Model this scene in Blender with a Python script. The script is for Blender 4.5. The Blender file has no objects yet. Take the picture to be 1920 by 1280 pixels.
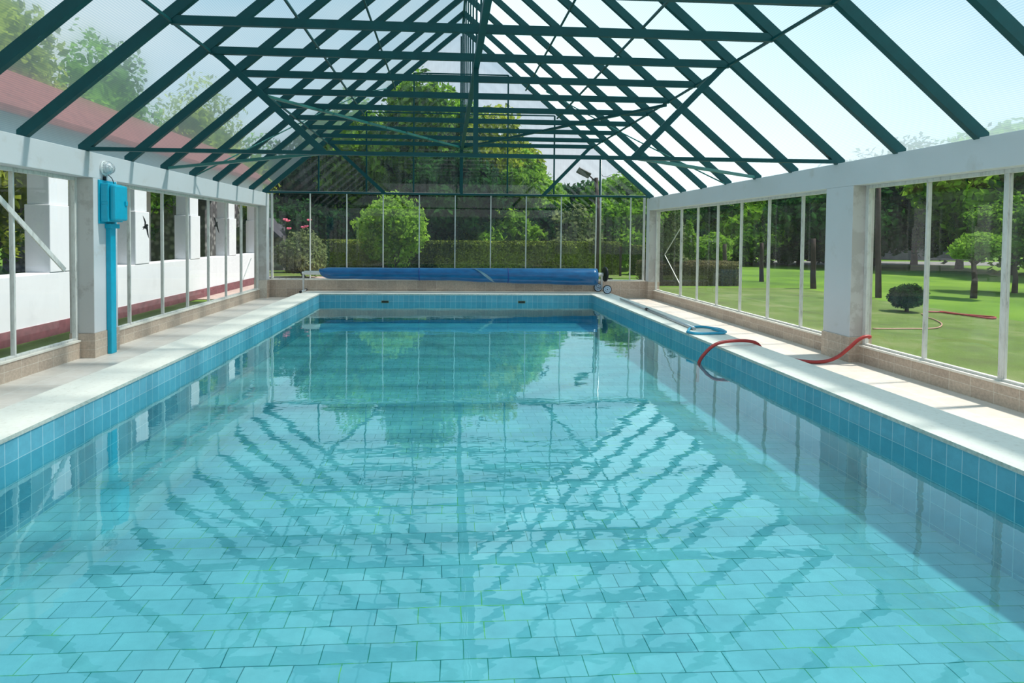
import bpy, bmesh, math, random
import numpy as np
from mathutils import Matrix, Vector

# ------------------------------------------------------------------ camera, sky, sun, exposure
scn = bpy.context.scene
COL = scn.collection
FPX, PPX, PPY = 1083.9, 901.5, 471.96
CF = Vector((0.05884846, 0.99787197, -0.02807824))
CR = Vector((0.99824049, -0.05861891, 0.00893036))
CU = Vector((-0.00726544, 0.02855437, 0.99956584))
EYE = Vector((0, 0, 1.7))
cam_d = bpy.data.cameras.new('camera')
cam = bpy.data.objects.new('camera', cam_d)
COL.objects.link(cam)
m = Matrix.Identity(4)
for i in range(3):
    m[i][0], m[i][1], m[i][2], m[i][3] = CR[i], CU[i], -CF[i], EYE[i]
cam.matrix_world = m
cam_d.sensor_width = 36
cam_d.lens = FPX / 1920 * 36
cam_d.shift_x = (960 - PPX) / 1920
cam_d.shift_y = (PPY - 640) / 1920
cam_d.clip_end = 400
scn.camera = cam

scn.view_settings.view_transform = 'Standard'
scn.view_settings.look = 'None'
scn.view_settings.exposure = 0.0
scn.view_settings.gamma = 1
scn.view_settings.use_curve_mapping = False
scn.cycles.transparent_max_bounces = 24

world = bpy.data.worlds.new('sky')
scn.world = world
world.use_nodes = True
wt = world.node_tree
wt.nodes.clear()
def wn(t, **k):
    n = wt.nodes.new(t)
    for a, v in k.items():
        setattr(n, a, v)
    return n
w_tc = wn('ShaderNodeTexCoord')
w_sep = wn('ShaderNodeSeparateXYZ')
wt.links.new(w_tc.outputs['Generated'], w_sep.inputs[0])
w_grad = wn('ShaderNodeValToRGB')
w_grad.color_ramp.elements[0].position = 0.0
w_grad.color_ramp.elements[0].color = (0.90, 0.96, 1.0, 1)
w_grad.color_ramp.elements[1].position = 0.6
w_grad.color_ramp.elements[1].color = (0.22, 0.57, 0.80, 1)
wt.links.new(w_sep.outputs['Z'], w_grad.inputs[0])
w_map = wn('ShaderNodeMapping')
w_map.inputs['Scale'].default_value = (1.0, 1.0, 2.4)
w_map.inputs['Location'].default_value = (0.35, 0.1, 0.0)
wt.links.new(w_tc.outputs['Generated'], w_map.inputs[0])
w_noise = wn('ShaderNodeTexNoise')
w_noise.inputs['Scale'].default_value = 1.9
w_noise.inputs['Detail'].default_value = 6
w_noise.inputs['Roughness'].default_value = 0.5
wt.links.new(w_map.outputs[0], w_noise.inputs['Vector'])
w_cr = wn('ShaderNodeValToRGB')
w_cr.color_ramp.elements[0].position = 0.44
w_cr.color_ramp.elements[0].color = (0, 0, 0, 1)
w_cr.color_ramp.elements[1].position = 0.70
w_cr.color_ramp.elements[1].color = (1, 1, 1, 1)
wt.links.new(w_noise.outputs['Fac'], w_cr.inputs[0])
w_mix = wn('ShaderNodeMix', data_type='RGBA')
wt.links.new(w_cr.outputs[0], w_mix.inputs[0])
wt.links.new(w_grad.outputs[0], w_mix.inputs[6])
w_mix.inputs[7].default_value = (0.95, 0.98, 1.0, 1)
w_bg = wn('ShaderNodeBackground')
w_bg.inputs['Strength'].default_value = 0.92
wt.links.new(w_mix.outputs[2], w_bg.inputs[0])
w_out = wn('ShaderNodeOutputWorld')
wt.links.new(w_bg.outputs[0], w_out.inputs[0])

sun_d = bpy.data.lights.new('sun', 'SUN')
sun_d.energy = 6.6
sun_d.angle = math.radians(3.6)
sun_d.color = (1.0, 0.95, 0.87)
sun = bpy.data.objects.new('sun', sun_d)
COL.objects.link(sun)
SE, SA = math.radians(59.5), math.radians(8)      # projected elevation, azimuth from +X towards +Y
sv = Vector((math.cos(SE), math.cos(SE) * math.tan(SA), math.sin(SE))).normalized()
sun.rotation_euler = sv.to_track_quat('Z', 'Y').to_euler()
sun.location = (20, 5, 20)

rnd = random.Random(7)

# ------------------------------------------------------------------ helpers
def px(u, v, X=None, Y=None, Z=None):
    """world point seen at pixel (u, v) at a known X, Y or Z"""
    d = CF + CR * ((u - PPX) / FPX) - CU * ((v - PPY) / FPX)
    if X is not None: k = (X - EYE.x) / d.x
    elif Y is not None: k = (Y - EYE.y) / d.y
    else: k = (Z - EYE.z) / d.z
    return EYE + d * k

def srgb(r, g, b, a=1.0):
    f = lambda c: (c / 255 / 12.92) if c / 255 <= 0.04045 else ((c / 255 + 0.055) / 1.055) ** 2.4
    return (f(r), f(g), f(b), a)

class NT:
    def __init__(s, name):
        s.m = bpy.data.materials.new(name); s.m.use_nodes = True
        s.t = s.m.node_tree; s.t.nodes.clear()
        s.out = s.n('ShaderNodeOutputMaterial')
    def n(s, t, **k):
        x = s.t.nodes.new(t)
        for a, v in k.items(): setattr(x, a, v)
        return x
    def l(s, a, b): s.t.links.new(a, b)
    def coord(s, mode='Object', scale=(1, 1, 1), rot=(0, 0, 0), loc=(0, 0, 0)):
        c = s.n('ShaderNodeTexCoord'); mp = s.n('ShaderNodeMapping')
        mp.inputs['Scale'].default_value = scale; mp.inputs['Rotation'].default_value = rot; mp.inputs['Location'].default_value = loc
        s.l(c.outputs[mode], mp.inputs[0]); return mp.outputs[0]
    def swiz(s, order, loc=(0, 0), flip=1):
        """texture plane from two object axes, e.g. 'YZ'"""
        c = s.n('ShaderNodeTexCoord'); sp = s.n('ShaderNodeSeparateXYZ'); cb = s.n('ShaderNodeCombineXYZ')
        s.l(c.outputs['Object'], sp.inputs[0])
        for i, o in enumerate(order):
            a = s.n('ShaderNodeMath', operation='ADD'); a.inputs[1].default_value = loc[i]
            s.l(sp.outputs[o], a.inputs[0]); s.l(a.outputs[0], cb.inputs[i])
        return cb.outputs[0]
    def noise(s, vec, scale, detail=4, rough=0.55):
        n = s.n('ShaderNodeTexNoise'); n.inputs['Scale'].default_value = scale
        n.inputs['Detail'].default_value = detail; n.inputs['Roughness'].default_value = rough
        if vec is not None: s.l(vec, n.inputs['Vector'])
        return n.outputs['Fac']
    def ramp(s, fac, stops):
        r = s.n('ShaderNodeValToRGB'); e = r.color_ramp.elements
        while len(e) < len(stops): e.new(0.5)
        for i, (p, c) in enumerate(stops): e[i].position = p; e[i].color = c
        s.l(fac, r.inputs[0]); return r.outputs[0]
    def mix(s, fac, a, b, blend='MIX'):
        x = s.n('ShaderNodeMix', data_type='RGBA', blend_type=blend)
        for sock, v in ((x.inputs[0], fac), (x.inputs[6], a), (x.inputs[7], b)):
            if hasattr(v, 'links'): s.l(v, sock)
            else: sock.default_value = v
        return x.outputs[2]
    def bump(s, h, strength=0.3, dist=0.01):
        b = s.n('ShaderNodeBump'); b.inputs['Strength'].default_value = strength; b.inputs['Distance'].default_value = dist
        s.l(h, b.inputs['Height']); return b.outputs[0]
    def facing_fresnel(s, f0, f1=1.0, normal=None, power=5.0):
        lw = s.n('ShaderNodeLayerWeight'); lw.inputs['Blend'].default_value = 0.5
        if normal is not None: s.l(normal, lw.inputs['Normal'])
        p = s.n('ShaderNodeMath', operation='POWER'); s.l(lw.outputs['Facing'], p.inputs[0]); p.inputs[1].default_value = power
        q = s.n('ShaderNodeMath', operation='MULTIPLY_ADD'); s.l(p.outputs[0], q.inputs[0]); q.inputs[1].default_value = f1 - f0; q.inputs[2].default_value = f0
        return q.outputs[0]
    def bsdf(s, color, rough=0.5, metal=0.0, normal=None, spec=0.5, coat=0):
        b = s.n('ShaderNodeBsdfPrincipled')
        if hasattr(color, 'links'): s.l(color, b.inputs['Base Color'])
        else: b.inputs['Base Color'].default_value = color
        if hasattr(rough, 'links'): s.l(rough, b.inputs['Roughness'])
        else: b.inputs['Roughness'].default_value = rough
        b.inputs['Metallic'].default_value = metal
        b.inputs['Specular IOR Level'].default_value = spec
        b.inputs['Coat Weight'].default_value = coat
        if normal is not None: s.l(normal, b.inputs['Normal'])
        s.l(b.outputs[0], s.out.inputs[0]); return b

def simple(name, col, rough=0.5, metal=0.0, var=0.12, scale=6, bump=0.15, spec=0.5, coat=0):
    t = NT(name); v = t.coord()
    n = t.noise(v, scale, 5)
    dark = tuple(c * (1 - var) for c in col[:3]) + (1,)
    lite = tuple(min(1, c * (1 + var)) for c in col[:3]) + (1,)
    c = t.ramp(n, [(0.3, dark), (0.7, lite)])
    t.bsdf(c, rough, metal, t.bump(t.noise(v, scale * 8, 3), bump, 0.003), spec, coat)
    return t.m

M = {}
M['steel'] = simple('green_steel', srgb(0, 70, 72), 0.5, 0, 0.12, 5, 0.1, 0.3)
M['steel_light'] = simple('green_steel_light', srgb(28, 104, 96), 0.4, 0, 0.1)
M['blue_box'] = simple('cyan_enamel', srgb(0, 165, 195), 0.35, 0, 0.06, 9, 0.1)
M['alu'] = simple('brushed_aluminium', srgb(190, 192, 194), 0.32, 0.6, 0.06, 20, 0.05)
M['white_tube'] = simple('white_enamel_tube', srgb(228, 230, 228), 0.35, 0, 0.04)
M['black'] = simple('black_plastic', srgb(16, 18, 22), 0.45, 0, 0.1)
M['decal'] = simple('black_vinyl', srgb(10, 14, 18), 0.6, 0, 0.05)
M['hose'] = simple('red_hose', srgb(165, 48, 44), 0.45, 0, 0.12, 12, 0.1)
M['hose_pale'] = simple('faded_hose', srgb(185, 140, 120), 0.6, 0, 0.1)
M['net_blue'] = simple('blue_net_frame', srgb(40, 156, 190), 0.4)
M['wood_post'] = simple('dark_wood', srgb(58, 42, 40), 0.9, 0, 0.35, 9, 0.8)
M['bark'] = simple('bark', srgb(66, 54, 48), 0.95, 0, 0.35, 6, 0.9)
M['wheel_grey'] = simple('pale_plastic', srgb(170, 190, 210), 0.5)
M['bulb_glass'] = simple('frosted_lamp_glass', srgb(215, 220, 222), 0.2)
M['petal'] = simple('pink_petals', srgb(235, 110, 140), 0.6, 0, 0.2, 30)
M['slate'] = simple('dark_roof', srgb(58, 56, 66), 0.85, 0, 0.25, 3, 0.5)
M['shed_wall'] = simple('grey_shed_wall', srgb(112, 104, 112), 0.9, 0, 0.12, 2, 0.3)
M['grate'] = simple('skimmer_brass', srgb(120, 110, 60), 0.5)

def plaster(name, base, worn, lo=0.60, hi=0.74, scale=1.6):
    t = NT(name); v = t.coord()
    n = t.noise(v, scale, 8, 0.62)
    c = t.mix(t.ramp(n, [(lo, (0, 0, 0, 1)), (hi, (1, 1, 1, 1))]), base, worn)
    c2 = t.mix(t.ramp(t.noise(v, 0.9, 3), [(0.3, (0, 0, 0, 1)), (0.8, (0.35, 0.35, 0.35, 1))]), c, worn)
    t.bsdf(c2, 0.75, 0, t.bump(t.noise(v, 28, 5), 0.25, 0.004), 0.3)
    return t.m
M['plaster'] = plaster('white_painted_plaster', srgb(204, 205, 208), srgb(188, 184, 180))
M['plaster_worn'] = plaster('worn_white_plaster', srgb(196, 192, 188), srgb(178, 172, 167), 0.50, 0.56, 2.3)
M['arcade_white'] = plaster('whitewashed_masonry', srgb(226, 228, 234), srgb(210, 212, 218), 0.62, 0.8, 1.1)

def metal_worn():
    t = NT('weathered_white_metal'); v = t.coord(scale=(1, 1, 0.25))
    n = t.noise(v, 22, 8, 0.7)
    c = t.ramp(n, [(0.30, srgb(160, 156, 150)), (0.44, srgb(204, 201, 195)), (0.72, srgb(220, 218, 213))])
    t.bsdf(c, 0.6, 0, t.bump(n, 0.4, 0.003), 0.4)
    return t.m
M['frame'] = metal_worn()

def tiles(name, order, w, h, c1, c2, mortar, msize=0.006, off=0.0, loc=(0, 0), rough=0.4, nscale=14, namp=0.35, spec=0.5, squash=1):
    t = NT(name); v = t.swiz(order, loc)
    b = t.n('ShaderNodeTexBrick'); b.offset = off; b.offset_frequency = 2; b.squash = squash
    b.inputs['Scale'].default_value = 1; b.inputs['Brick Width'].default_value = w; b.inputs['Row Height'].default_value = h
    b.inputs['Mortar Size'].default_value = msize; b.inputs['Mortar Smooth'].default_value = 0.1; b.inputs['Bias'].default_value = 0
    b.inputs['Color1'].default_value = c1; b.inputs['Color2'].default_value = c2
    if hasattr(mortar, '__len__'): b.inputs['Mortar'].default_value = mortar
    t.l(v, b.inputs['Vector'])
    n = t.noise(t.coord(), nscale, 6, 0.65)
    c = t.mix(namp, b.outputs['Color'], t.ramp(n, [(0.25, (0.35, 0.35, 0.35, 1)), (0.75, (0.72, 0.72, 0.72, 1))]), 'OVERLAY')
    inv = t.n('ShaderNodeMath', operation='SUBTRACT'); inv.inputs[0].default_value = 1; t.l(b.outputs['Fac'], inv.inputs[1])
    t.bsdf(c, rough, 0, t.bump(inv.outputs[0], 0.35, 0.003), spec)
    return t
DADO1, DADO2, DG = srgb(190, 170, 152), srgb(172, 152, 136), srgb(204, 192, 178)
M['dado_side'] = tiles('beige_stone_tile_side', 'YZ', 0.30, 0.138, DADO1, DADO2, DG, 0.004, 0.0, (0, 0.2), 0.5, 26, 0.7).m
M['dado_far'] = tiles('beige_stone_tile_far', 'XZ', 0.30, 0.268, DADO1, DADO2, DG, 0.004, 0.0, (0, 0.2), 0.5, 26, 0.7).m
M['dado_col'] = tiles('beige_stone_tile_base', 'YZ', 0.31, 0.13, DADO1, DADO2, DG, 0.004, 0.0, (0, 0.2), 0.5, 26, 0.7).m
M['deck'] = tiles('cream_deck_tile', 'XY', 0.42, 0.42, srgb(214, 202, 192), srgb(206, 193, 182), srgb(224, 218, 210), 0.005, 0.0, (0.1, 0.1), 0.42, 9, 0.35).m
M['sill'] = simple('cream_sill_stone', srgb(226, 218, 206), 0.5, 0, 0.08, 8)
M['coping'] = None
t = NT('cream_travertine'); v = t.coord()
n = t.noise(v, 18, 8, 0.7)
c = t.ramp(n, [(0.28, srgb(220, 208, 192)), (0.45, srgb(242, 232, 218)), (0.8, srgb(247, 240, 228))])
c = t.mix(t.ramp(t.noise(v, 1.3, 4), [(0.55, (0, 0, 0, 1)), (0.8, (0.5, 0.5, 0.5, 1))]), c, srgb(206, 198, 186))
t.bsdf(c, 0.5, 0, t.bump(n, 0.3, 0.003), 0.35); M['coping'] = t.m
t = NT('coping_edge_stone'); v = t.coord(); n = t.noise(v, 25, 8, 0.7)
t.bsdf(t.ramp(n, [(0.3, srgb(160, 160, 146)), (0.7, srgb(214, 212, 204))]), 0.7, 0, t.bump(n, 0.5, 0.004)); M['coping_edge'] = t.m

PT1, PT2, PG = srgb(104, 168, 186), srgb(88, 154, 174), srgb(176, 200, 208)
M['pool_side'] = tiles('blue_pool_tile_side', 'YZ', 0.15, 0.19, PT1, PT2, PG, 0.0035, 0.0, (0.005, 0.23 + 0.19 * 4), 0.18, 10, 0.3).m
M['pool_end'] = tiles('blue_pool_tile_end', 'XZ', 0.15, 0.19, PT1, PT2, PG, 0.0035, 0.0, (0.03, 0.23 + 0.19 * 4), 0.18, 10, 0.3).m

# pool floor: blue-green running-bond tiles, grout partly green with algae
t = NT('pool_floor_tile'); v0 = t.swiz('XY', (-0.116 + 0.14, -3.395 + 0.1655 * 40))
wob = t.n('ShaderNodeTexNoise'); wob.inputs['Scale'].default_value = 2.2; wob.inputs['Detail'].default_value = 2
t.l(v0, wob.inputs['Vector'])
sb = t.n('ShaderNodeVectorMath', operation='SUBTRACT'); t.l(wob.outputs['Color'], sb.inputs[0]); sb.inputs[1].default_value = (0.5, 0.5, 0.5)
sc = t.n('ShaderNodeVectorMath', operation='SCALE'); t.l(sb.outputs[0], sc.inputs[0]); sc.inputs['Scale'].default_value = 0.035
ad = t.n('ShaderNodeVectorMath', operation='ADD'); t.l(v0, ad.inputs[0]); t.l(sc.outputs[0], ad.inputs[1])
b = t.n('ShaderNodeTexBrick'); b.offset = 0.5; b.offset_frequency = 2
for k_, val in (('Scale', 1), ('Brick Width', 0.287), ('Row Height', 0.1655), ('Mortar Size', 0.0032), ('Mortar Smooth', 0.2), ('Bias', 0.0)):
    b.inputs[k_].default_value = val
b.inputs['Color1'].default_value = srgb(160, 182, 186); b.inputs['Color2'].default_value = srgb(144, 170, 178)
b.inputs['Mortar'].default_value = (0, 0, 0, 1)
t.l(ad.outputs[0], b.inputs['Vector'])
algae = t.ramp(t.noise(v0, 1.1, 6, 0.7), [(0.40, srgb(52, 104, 108)), (0.52, srgb(64, 132, 112)), (0.62, srgb(150, 190, 70))])
stain = t.mix(0.5, b.outputs['Color'], t.ramp(t.noise(v0, 5, 6, 0.65), [(0.25, (0.36, 0.4, 0.42, 1)), (0.75, (0.66, 0.66, 0.66, 1))]), 'OVERLAY')
c = t.mix(b.outputs['Fac'], stain, algae)
t.bsdf(c, 0.6, 0, None, 0.2); M['pool_floor'] = t.m

# water: clear body that absorbs red, mirror surface with small ripples
t = NT('pool_water')
vv = t.coord(scale=(1.0, 1.5, 1.0))
n1 = t.noise(vv, 1.5, 1, 0.4); n2 = t.noise(t.coord(scale=(1, 1.9, 1)), 8, 1, 0.5)
mm = t.n('ShaderNodeMath', operation='MULTIPLY_ADD'); t.l(n2, mm.inputs[0]); mm.inputs[1].default_value = 0.10; t.l(n1, mm.inputs[2])
nrm = t.bump(mm.outputs[0], 0.11, 0.03)
gl = t.n('ShaderNodeBsdfGlossy'); gl.inputs['Roughness'].default_value = 0.0; gl.inputs['Color'].default_value = (0.78, 0.96, 0.98, 1); t.l(nrm, gl.inputs['Normal'])
tr = t.n('ShaderNodeBsdfTransparent'); tr.inputs['Color'].default_value = (0.74, 0.97, 0.98, 1)
mx = t.n('ShaderNodeMixShader'); t.l(t.facing_fresnel(0.025, 1.0, nrm, 3.1), mx.inputs[0]); t.l(tr.outputs[0], mx.inputs[1]); t.l(gl.outputs[0], mx.inputs[2])
t.l(mx.outputs[0], t.out.inputs[0])
va = t.n('ShaderNodeVolumeAbsorption'); va.inputs['Color'].default_value = (0.04, 0.88, 0.87, 1); va.inputs['Density'].default_value = 0.24
t.l(va.outputs[0], t.out.inputs[1]); M['water'] = t.m

def glass(name, tint, haze, hazecol=(0.75, 0.78, 0.8, 1), ior=1.45, dirt_scale=(3, 3, 0.6)):
    t = NT(name)
    tr = t.n('ShaderNodeBsdfTransparent'); tr.inputs['Color'].default_value = tint
    gl = t.n('ShaderNodeBsdfGlossy'); gl.inputs['Roughness'].default_value = 0.01
    mx = t.n('ShaderNodeMixShader'); t.l(t.facing_fresnel(0.05, 0.8), mx.inputs[0]); t.l(tr.outputs[0], mx.inputs[1]); t.l(gl.outputs[0], mx.inputs[2])
    df = t.n('ShaderNodeBsdfDiffuse'); df.inputs['Color'].default_value = hazecol
    tl = t.n('ShaderNodeBsdfTranslucent'); tl.inputs['Color'].default_value = hazecol
    dd = t.n('ShaderNodeMixShader'); dd.inputs[0].default_value = 0.5; t.l(df.outputs[0], dd.inputs[1]); t.l(tl.outputs[0], dd.inputs[2])
    dn = t.noise(t.coord(scale=dirt_scale), 2.0, 6, 0.65)
    rr = t.ramp(dn, [(0.35, (haze * 0.3,) * 3 + (1,)), (0.75, (haze * 1.7,) * 3 + (1,))])
    m2 = t.n('ShaderNodeMixShader'); t.l(rr, m2.inputs[0]); t.l(mx.outputs[0], m2.inputs[1]); t.l(dd.outputs[0], m2.inputs[2])
    t.l(m2.outputs[0], t.out.inputs[0]); return t.m
M['glass'] = glass('window_glass', (0.90, 0.93, 0.92, 1), 0.03)
M['gable_glass'] = glass('dusty_gable_glass', (0.90, 0.93, 0.95, 1), 0.075, dirt_scale=(6, 6, 0.5))

# ribbed translucent roof sheet
t = NT('ribbed_polycarbonate')
v = t.coord(); sp = t.n('ShaderNodeSeparateXYZ'); t.l(v, sp.inputs[0])
ml = t.n('ShaderNodeMath', operation='MULTIPLY'); t.l(sp.outputs['Z'], ml.inputs[0]); ml.inputs[1].default_value = 2 * math.pi / 0.018
sn = t.n('ShaderNodeMath', operation='SINE'); t.l(ml.outputs[0], sn.inputs[0])
rib = t.ramp(sn.outputs[0], [(0.0, (0.70, 0.83, 0.88, 1)), (0.8, (0.92, 0.98, 1, 1))])
tr = t.n('ShaderNodeBsdfTransparent'); t.l(rib, tr.inputs['Color'])
rf = t.n('ShaderNodeBsdfRefraction'); rf.inputs['IOR'].default_value = 1.02; rf.inputs['Roughness'].default_value = 1.0; t.l(rib, rf.inputs['Color'])
tl = t.n('ShaderNodeBsdfTranslucent'); tl.inputs['Color'].default_value = (0.62, 0.84, 0.90, 1)
m1 = t.n('ShaderNodeMixShader'); m1.inputs[0].default_value = 0.44; t.l(tr.outputs[0], m1.inputs[1]); t.l(rf.outputs[0], m1.inputs[2])
m2 = t.n('ShaderNodeMixShader'); m2.inputs[0].default_value = 0.13; t.l(m1.outputs[0], m2.inputs[1]); t.l(tl.outputs[0], m2.inputs[2])
t.l(m2.outputs[0], t.out.inputs[0]); M['roof_sheet'] = t.m

# bubble cover, blue with highlights
t = NT('blue_solar_cover'); v = t.coord(scale=(0.35, 1, 1)); n = t.noise(v, 9, 4)
t.bsdf(t.ramp(n, [(0.3, srgb(0, 76, 124)), (0.7, srgb(0, 100, 154))]), 0.3, 0, t.bump(n, 0.4, 0.015), 0.5, 0.2); M['cover'] = t.m
M['cover_end'] = simple('dark_blue_cover_edge', srgb(8, 62, 130), 0.5)

def ground(name, stops, scale, bump=0.4, detail_scale=40):
    t = NT(name); v = t.coord()
    n = t.noise(v, scale, 6, 0.6); n2 = t.noise(v, detail_scale, 4, 0.7)
    c = t.ramp(n, stops)
    c = t.mix(0.45, c, t.ramp(n2, [(0.3, (0.3, 0.3, 0.3, 1)), (0.7, (0.72, 0.72, 0.72, 1))]), 'OVERLAY')
    t.bsdf(c, 0.95, 0, t.bump(n2, bump, 0.03), 0.1); return t.m
M['lawn'] = ground('lawn_grass', [(0.32, srgb(78, 104, 44)), (0.5, srgb(96, 128, 44)), (0.68, srgb(114, 144, 50))], 0.22, 0.6, 26)
M['worn_lawn'] = ground('worn_lawn', [(0.3, srgb(88, 98, 58)), (0.5, srgb(98, 118, 58)), (0.7, srgb(124, 130, 86))], 0.7, 0.6, 30)
M['paving'] = ground('pink_paving', [(0.3, srgb(176, 152, 146)), (0.7, srgb(196, 176, 168))], 1.0, 0.2, 14)
M['road'] = ground('grey_path', [(0.3, srgb(110, 108, 108)), (0.7, srgb(140, 136, 132))], 1.0, 0.2, 14)
M['skirting'] = simple('maroon_skirting', srgb(120, 70, 78), 0.8, 0, 0.3, 7, 0.5)

def roof_tile():
    t = NT('red_roof_tile'); v = t.swiz('YX')
    w = t.n('ShaderNodeTexWave'); w.inputs['Scale'].default_value = 1.4; w.inputs['Distortion'].default_value = 0.5; t.l(v, w.inputs['Vector'])
    n = t.noise(t.coord(), 5, 5)
    c = t.mix(t.ramp(n, [(0.3, (0, 0, 0, 1)), (0.7, (1, 1, 1, 1))]), srgb(108, 58, 54), srgb(134, 76, 70))
    t.bsdf(c, 0.85, 0, t.bump(w.outputs['Fac'], 0.8, 0.05), 0.2); return t.m
M['red_tile'] = roof_tile()
t = NT('rubble_stone'); v = t.coord(); vo = t.n('ShaderNodeTexVoronoi'); vo.inputs['Scale'].default_value = 3.2; t.l(v, vo.inputs['Vector'])
c = t.mix(t.ramp(vo.outputs['Distance'], [(0.2, (0, 0, 0, 1)), (0.5, (1, 1, 1, 1))]), srgb(150, 146, 148), srgb(84, 80, 84))
t.bsdf(c, 0.9, 0, t.bump(vo.outputs['Distance'], 0.7, 0.05)); M['stone'] = t.m

def leaf(name, dark, mid, lite, transl=0.45, scale=0.5):
    t = NT(name)
    g = t.n('ShaderNodeNewGeometry')
    r1 = t.ramp(g.outputs['Random Per Island'], [(0.0, dark), (0.55, mid), (1.0, lite)])
    n = t.ramp(t.noise(t.coord(), scale, 3), [(0.40, dark), (0.60, lite)])
    c = t.mix(0.55, r1, n)
    d = t.n('ShaderNodeBsdfDiffuse'); t.l(c, d.inputs[0])
    tl = t.n('ShaderNodeBsdfTranslucent'); t.l(c, tl.inputs[0])
    mx = t.n('ShaderNodeMixShader'); mx.inputs[0].default_value = transl; t.l(d.outputs[0], mx.inputs[1]); t.l(tl.outputs[0], mx.inputs[2])
    t.l(mx.outputs[0], t.out.inputs[0]); return t.m
M['leaf_dark'] = leaf('foliage_dark_green', srgb(18, 38, 36), srgb(34, 70, 44), srgb(66, 116, 52))
M['leaf_mid'] = leaf('foliage_green', srgb(30, 62, 34), srgb(88, 146, 46), srgb(160, 204, 66))
M['leaf_lime'] = leaf('foliage_lime', srgb(80, 120, 40), srgb(128, 176, 56), srgb(172, 208, 84))
M['leaf_yellow'] = leaf('foliage_olive_yellow', srgb(70, 96, 34), srgb(150, 172, 50), srgb(206, 214, 80))
M['leaf_grey'] = leaf('foliage_grey_green', srgb(66, 84, 56), srgb(112, 132, 82), srgb(156, 166, 112))
M['leaf_hedge'] = leaf('foliage_hedge', srgb(34, 46, 28), srgb(84, 104, 42), srgb(150, 166, 66), 0.12)
M['leaf_brown'] = leaf('foliage_brownish', srgb(84, 72, 62), srgb(122, 112, 84), srgb(146, 146, 100))

def link(name, me, mat=None, parent=None):
    o = bpy.data.objects.new(name, me)
    if mat is not None and len(me.materials) == 0:
        me.materials.append(M[mat] if isinstance(mat, str) else mat)
    COL.objects.link(o)
    if parent is not None: o.parent = parent
    return o

def empty(name, loc=(0, 0, 0)):
    o = bpy.data.objects.new(name, None); COL.objects.link(o); o.location = loc; o.empty_display_size = 0.2
    return o

def tag(o, label=None, cat=None, group=None, kind=None):
    if label: o['label'] = label
    if cat: o['category'] = cat
    if group: o['group'] = group
    if kind: o['kind'] = kind
    return o

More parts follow.
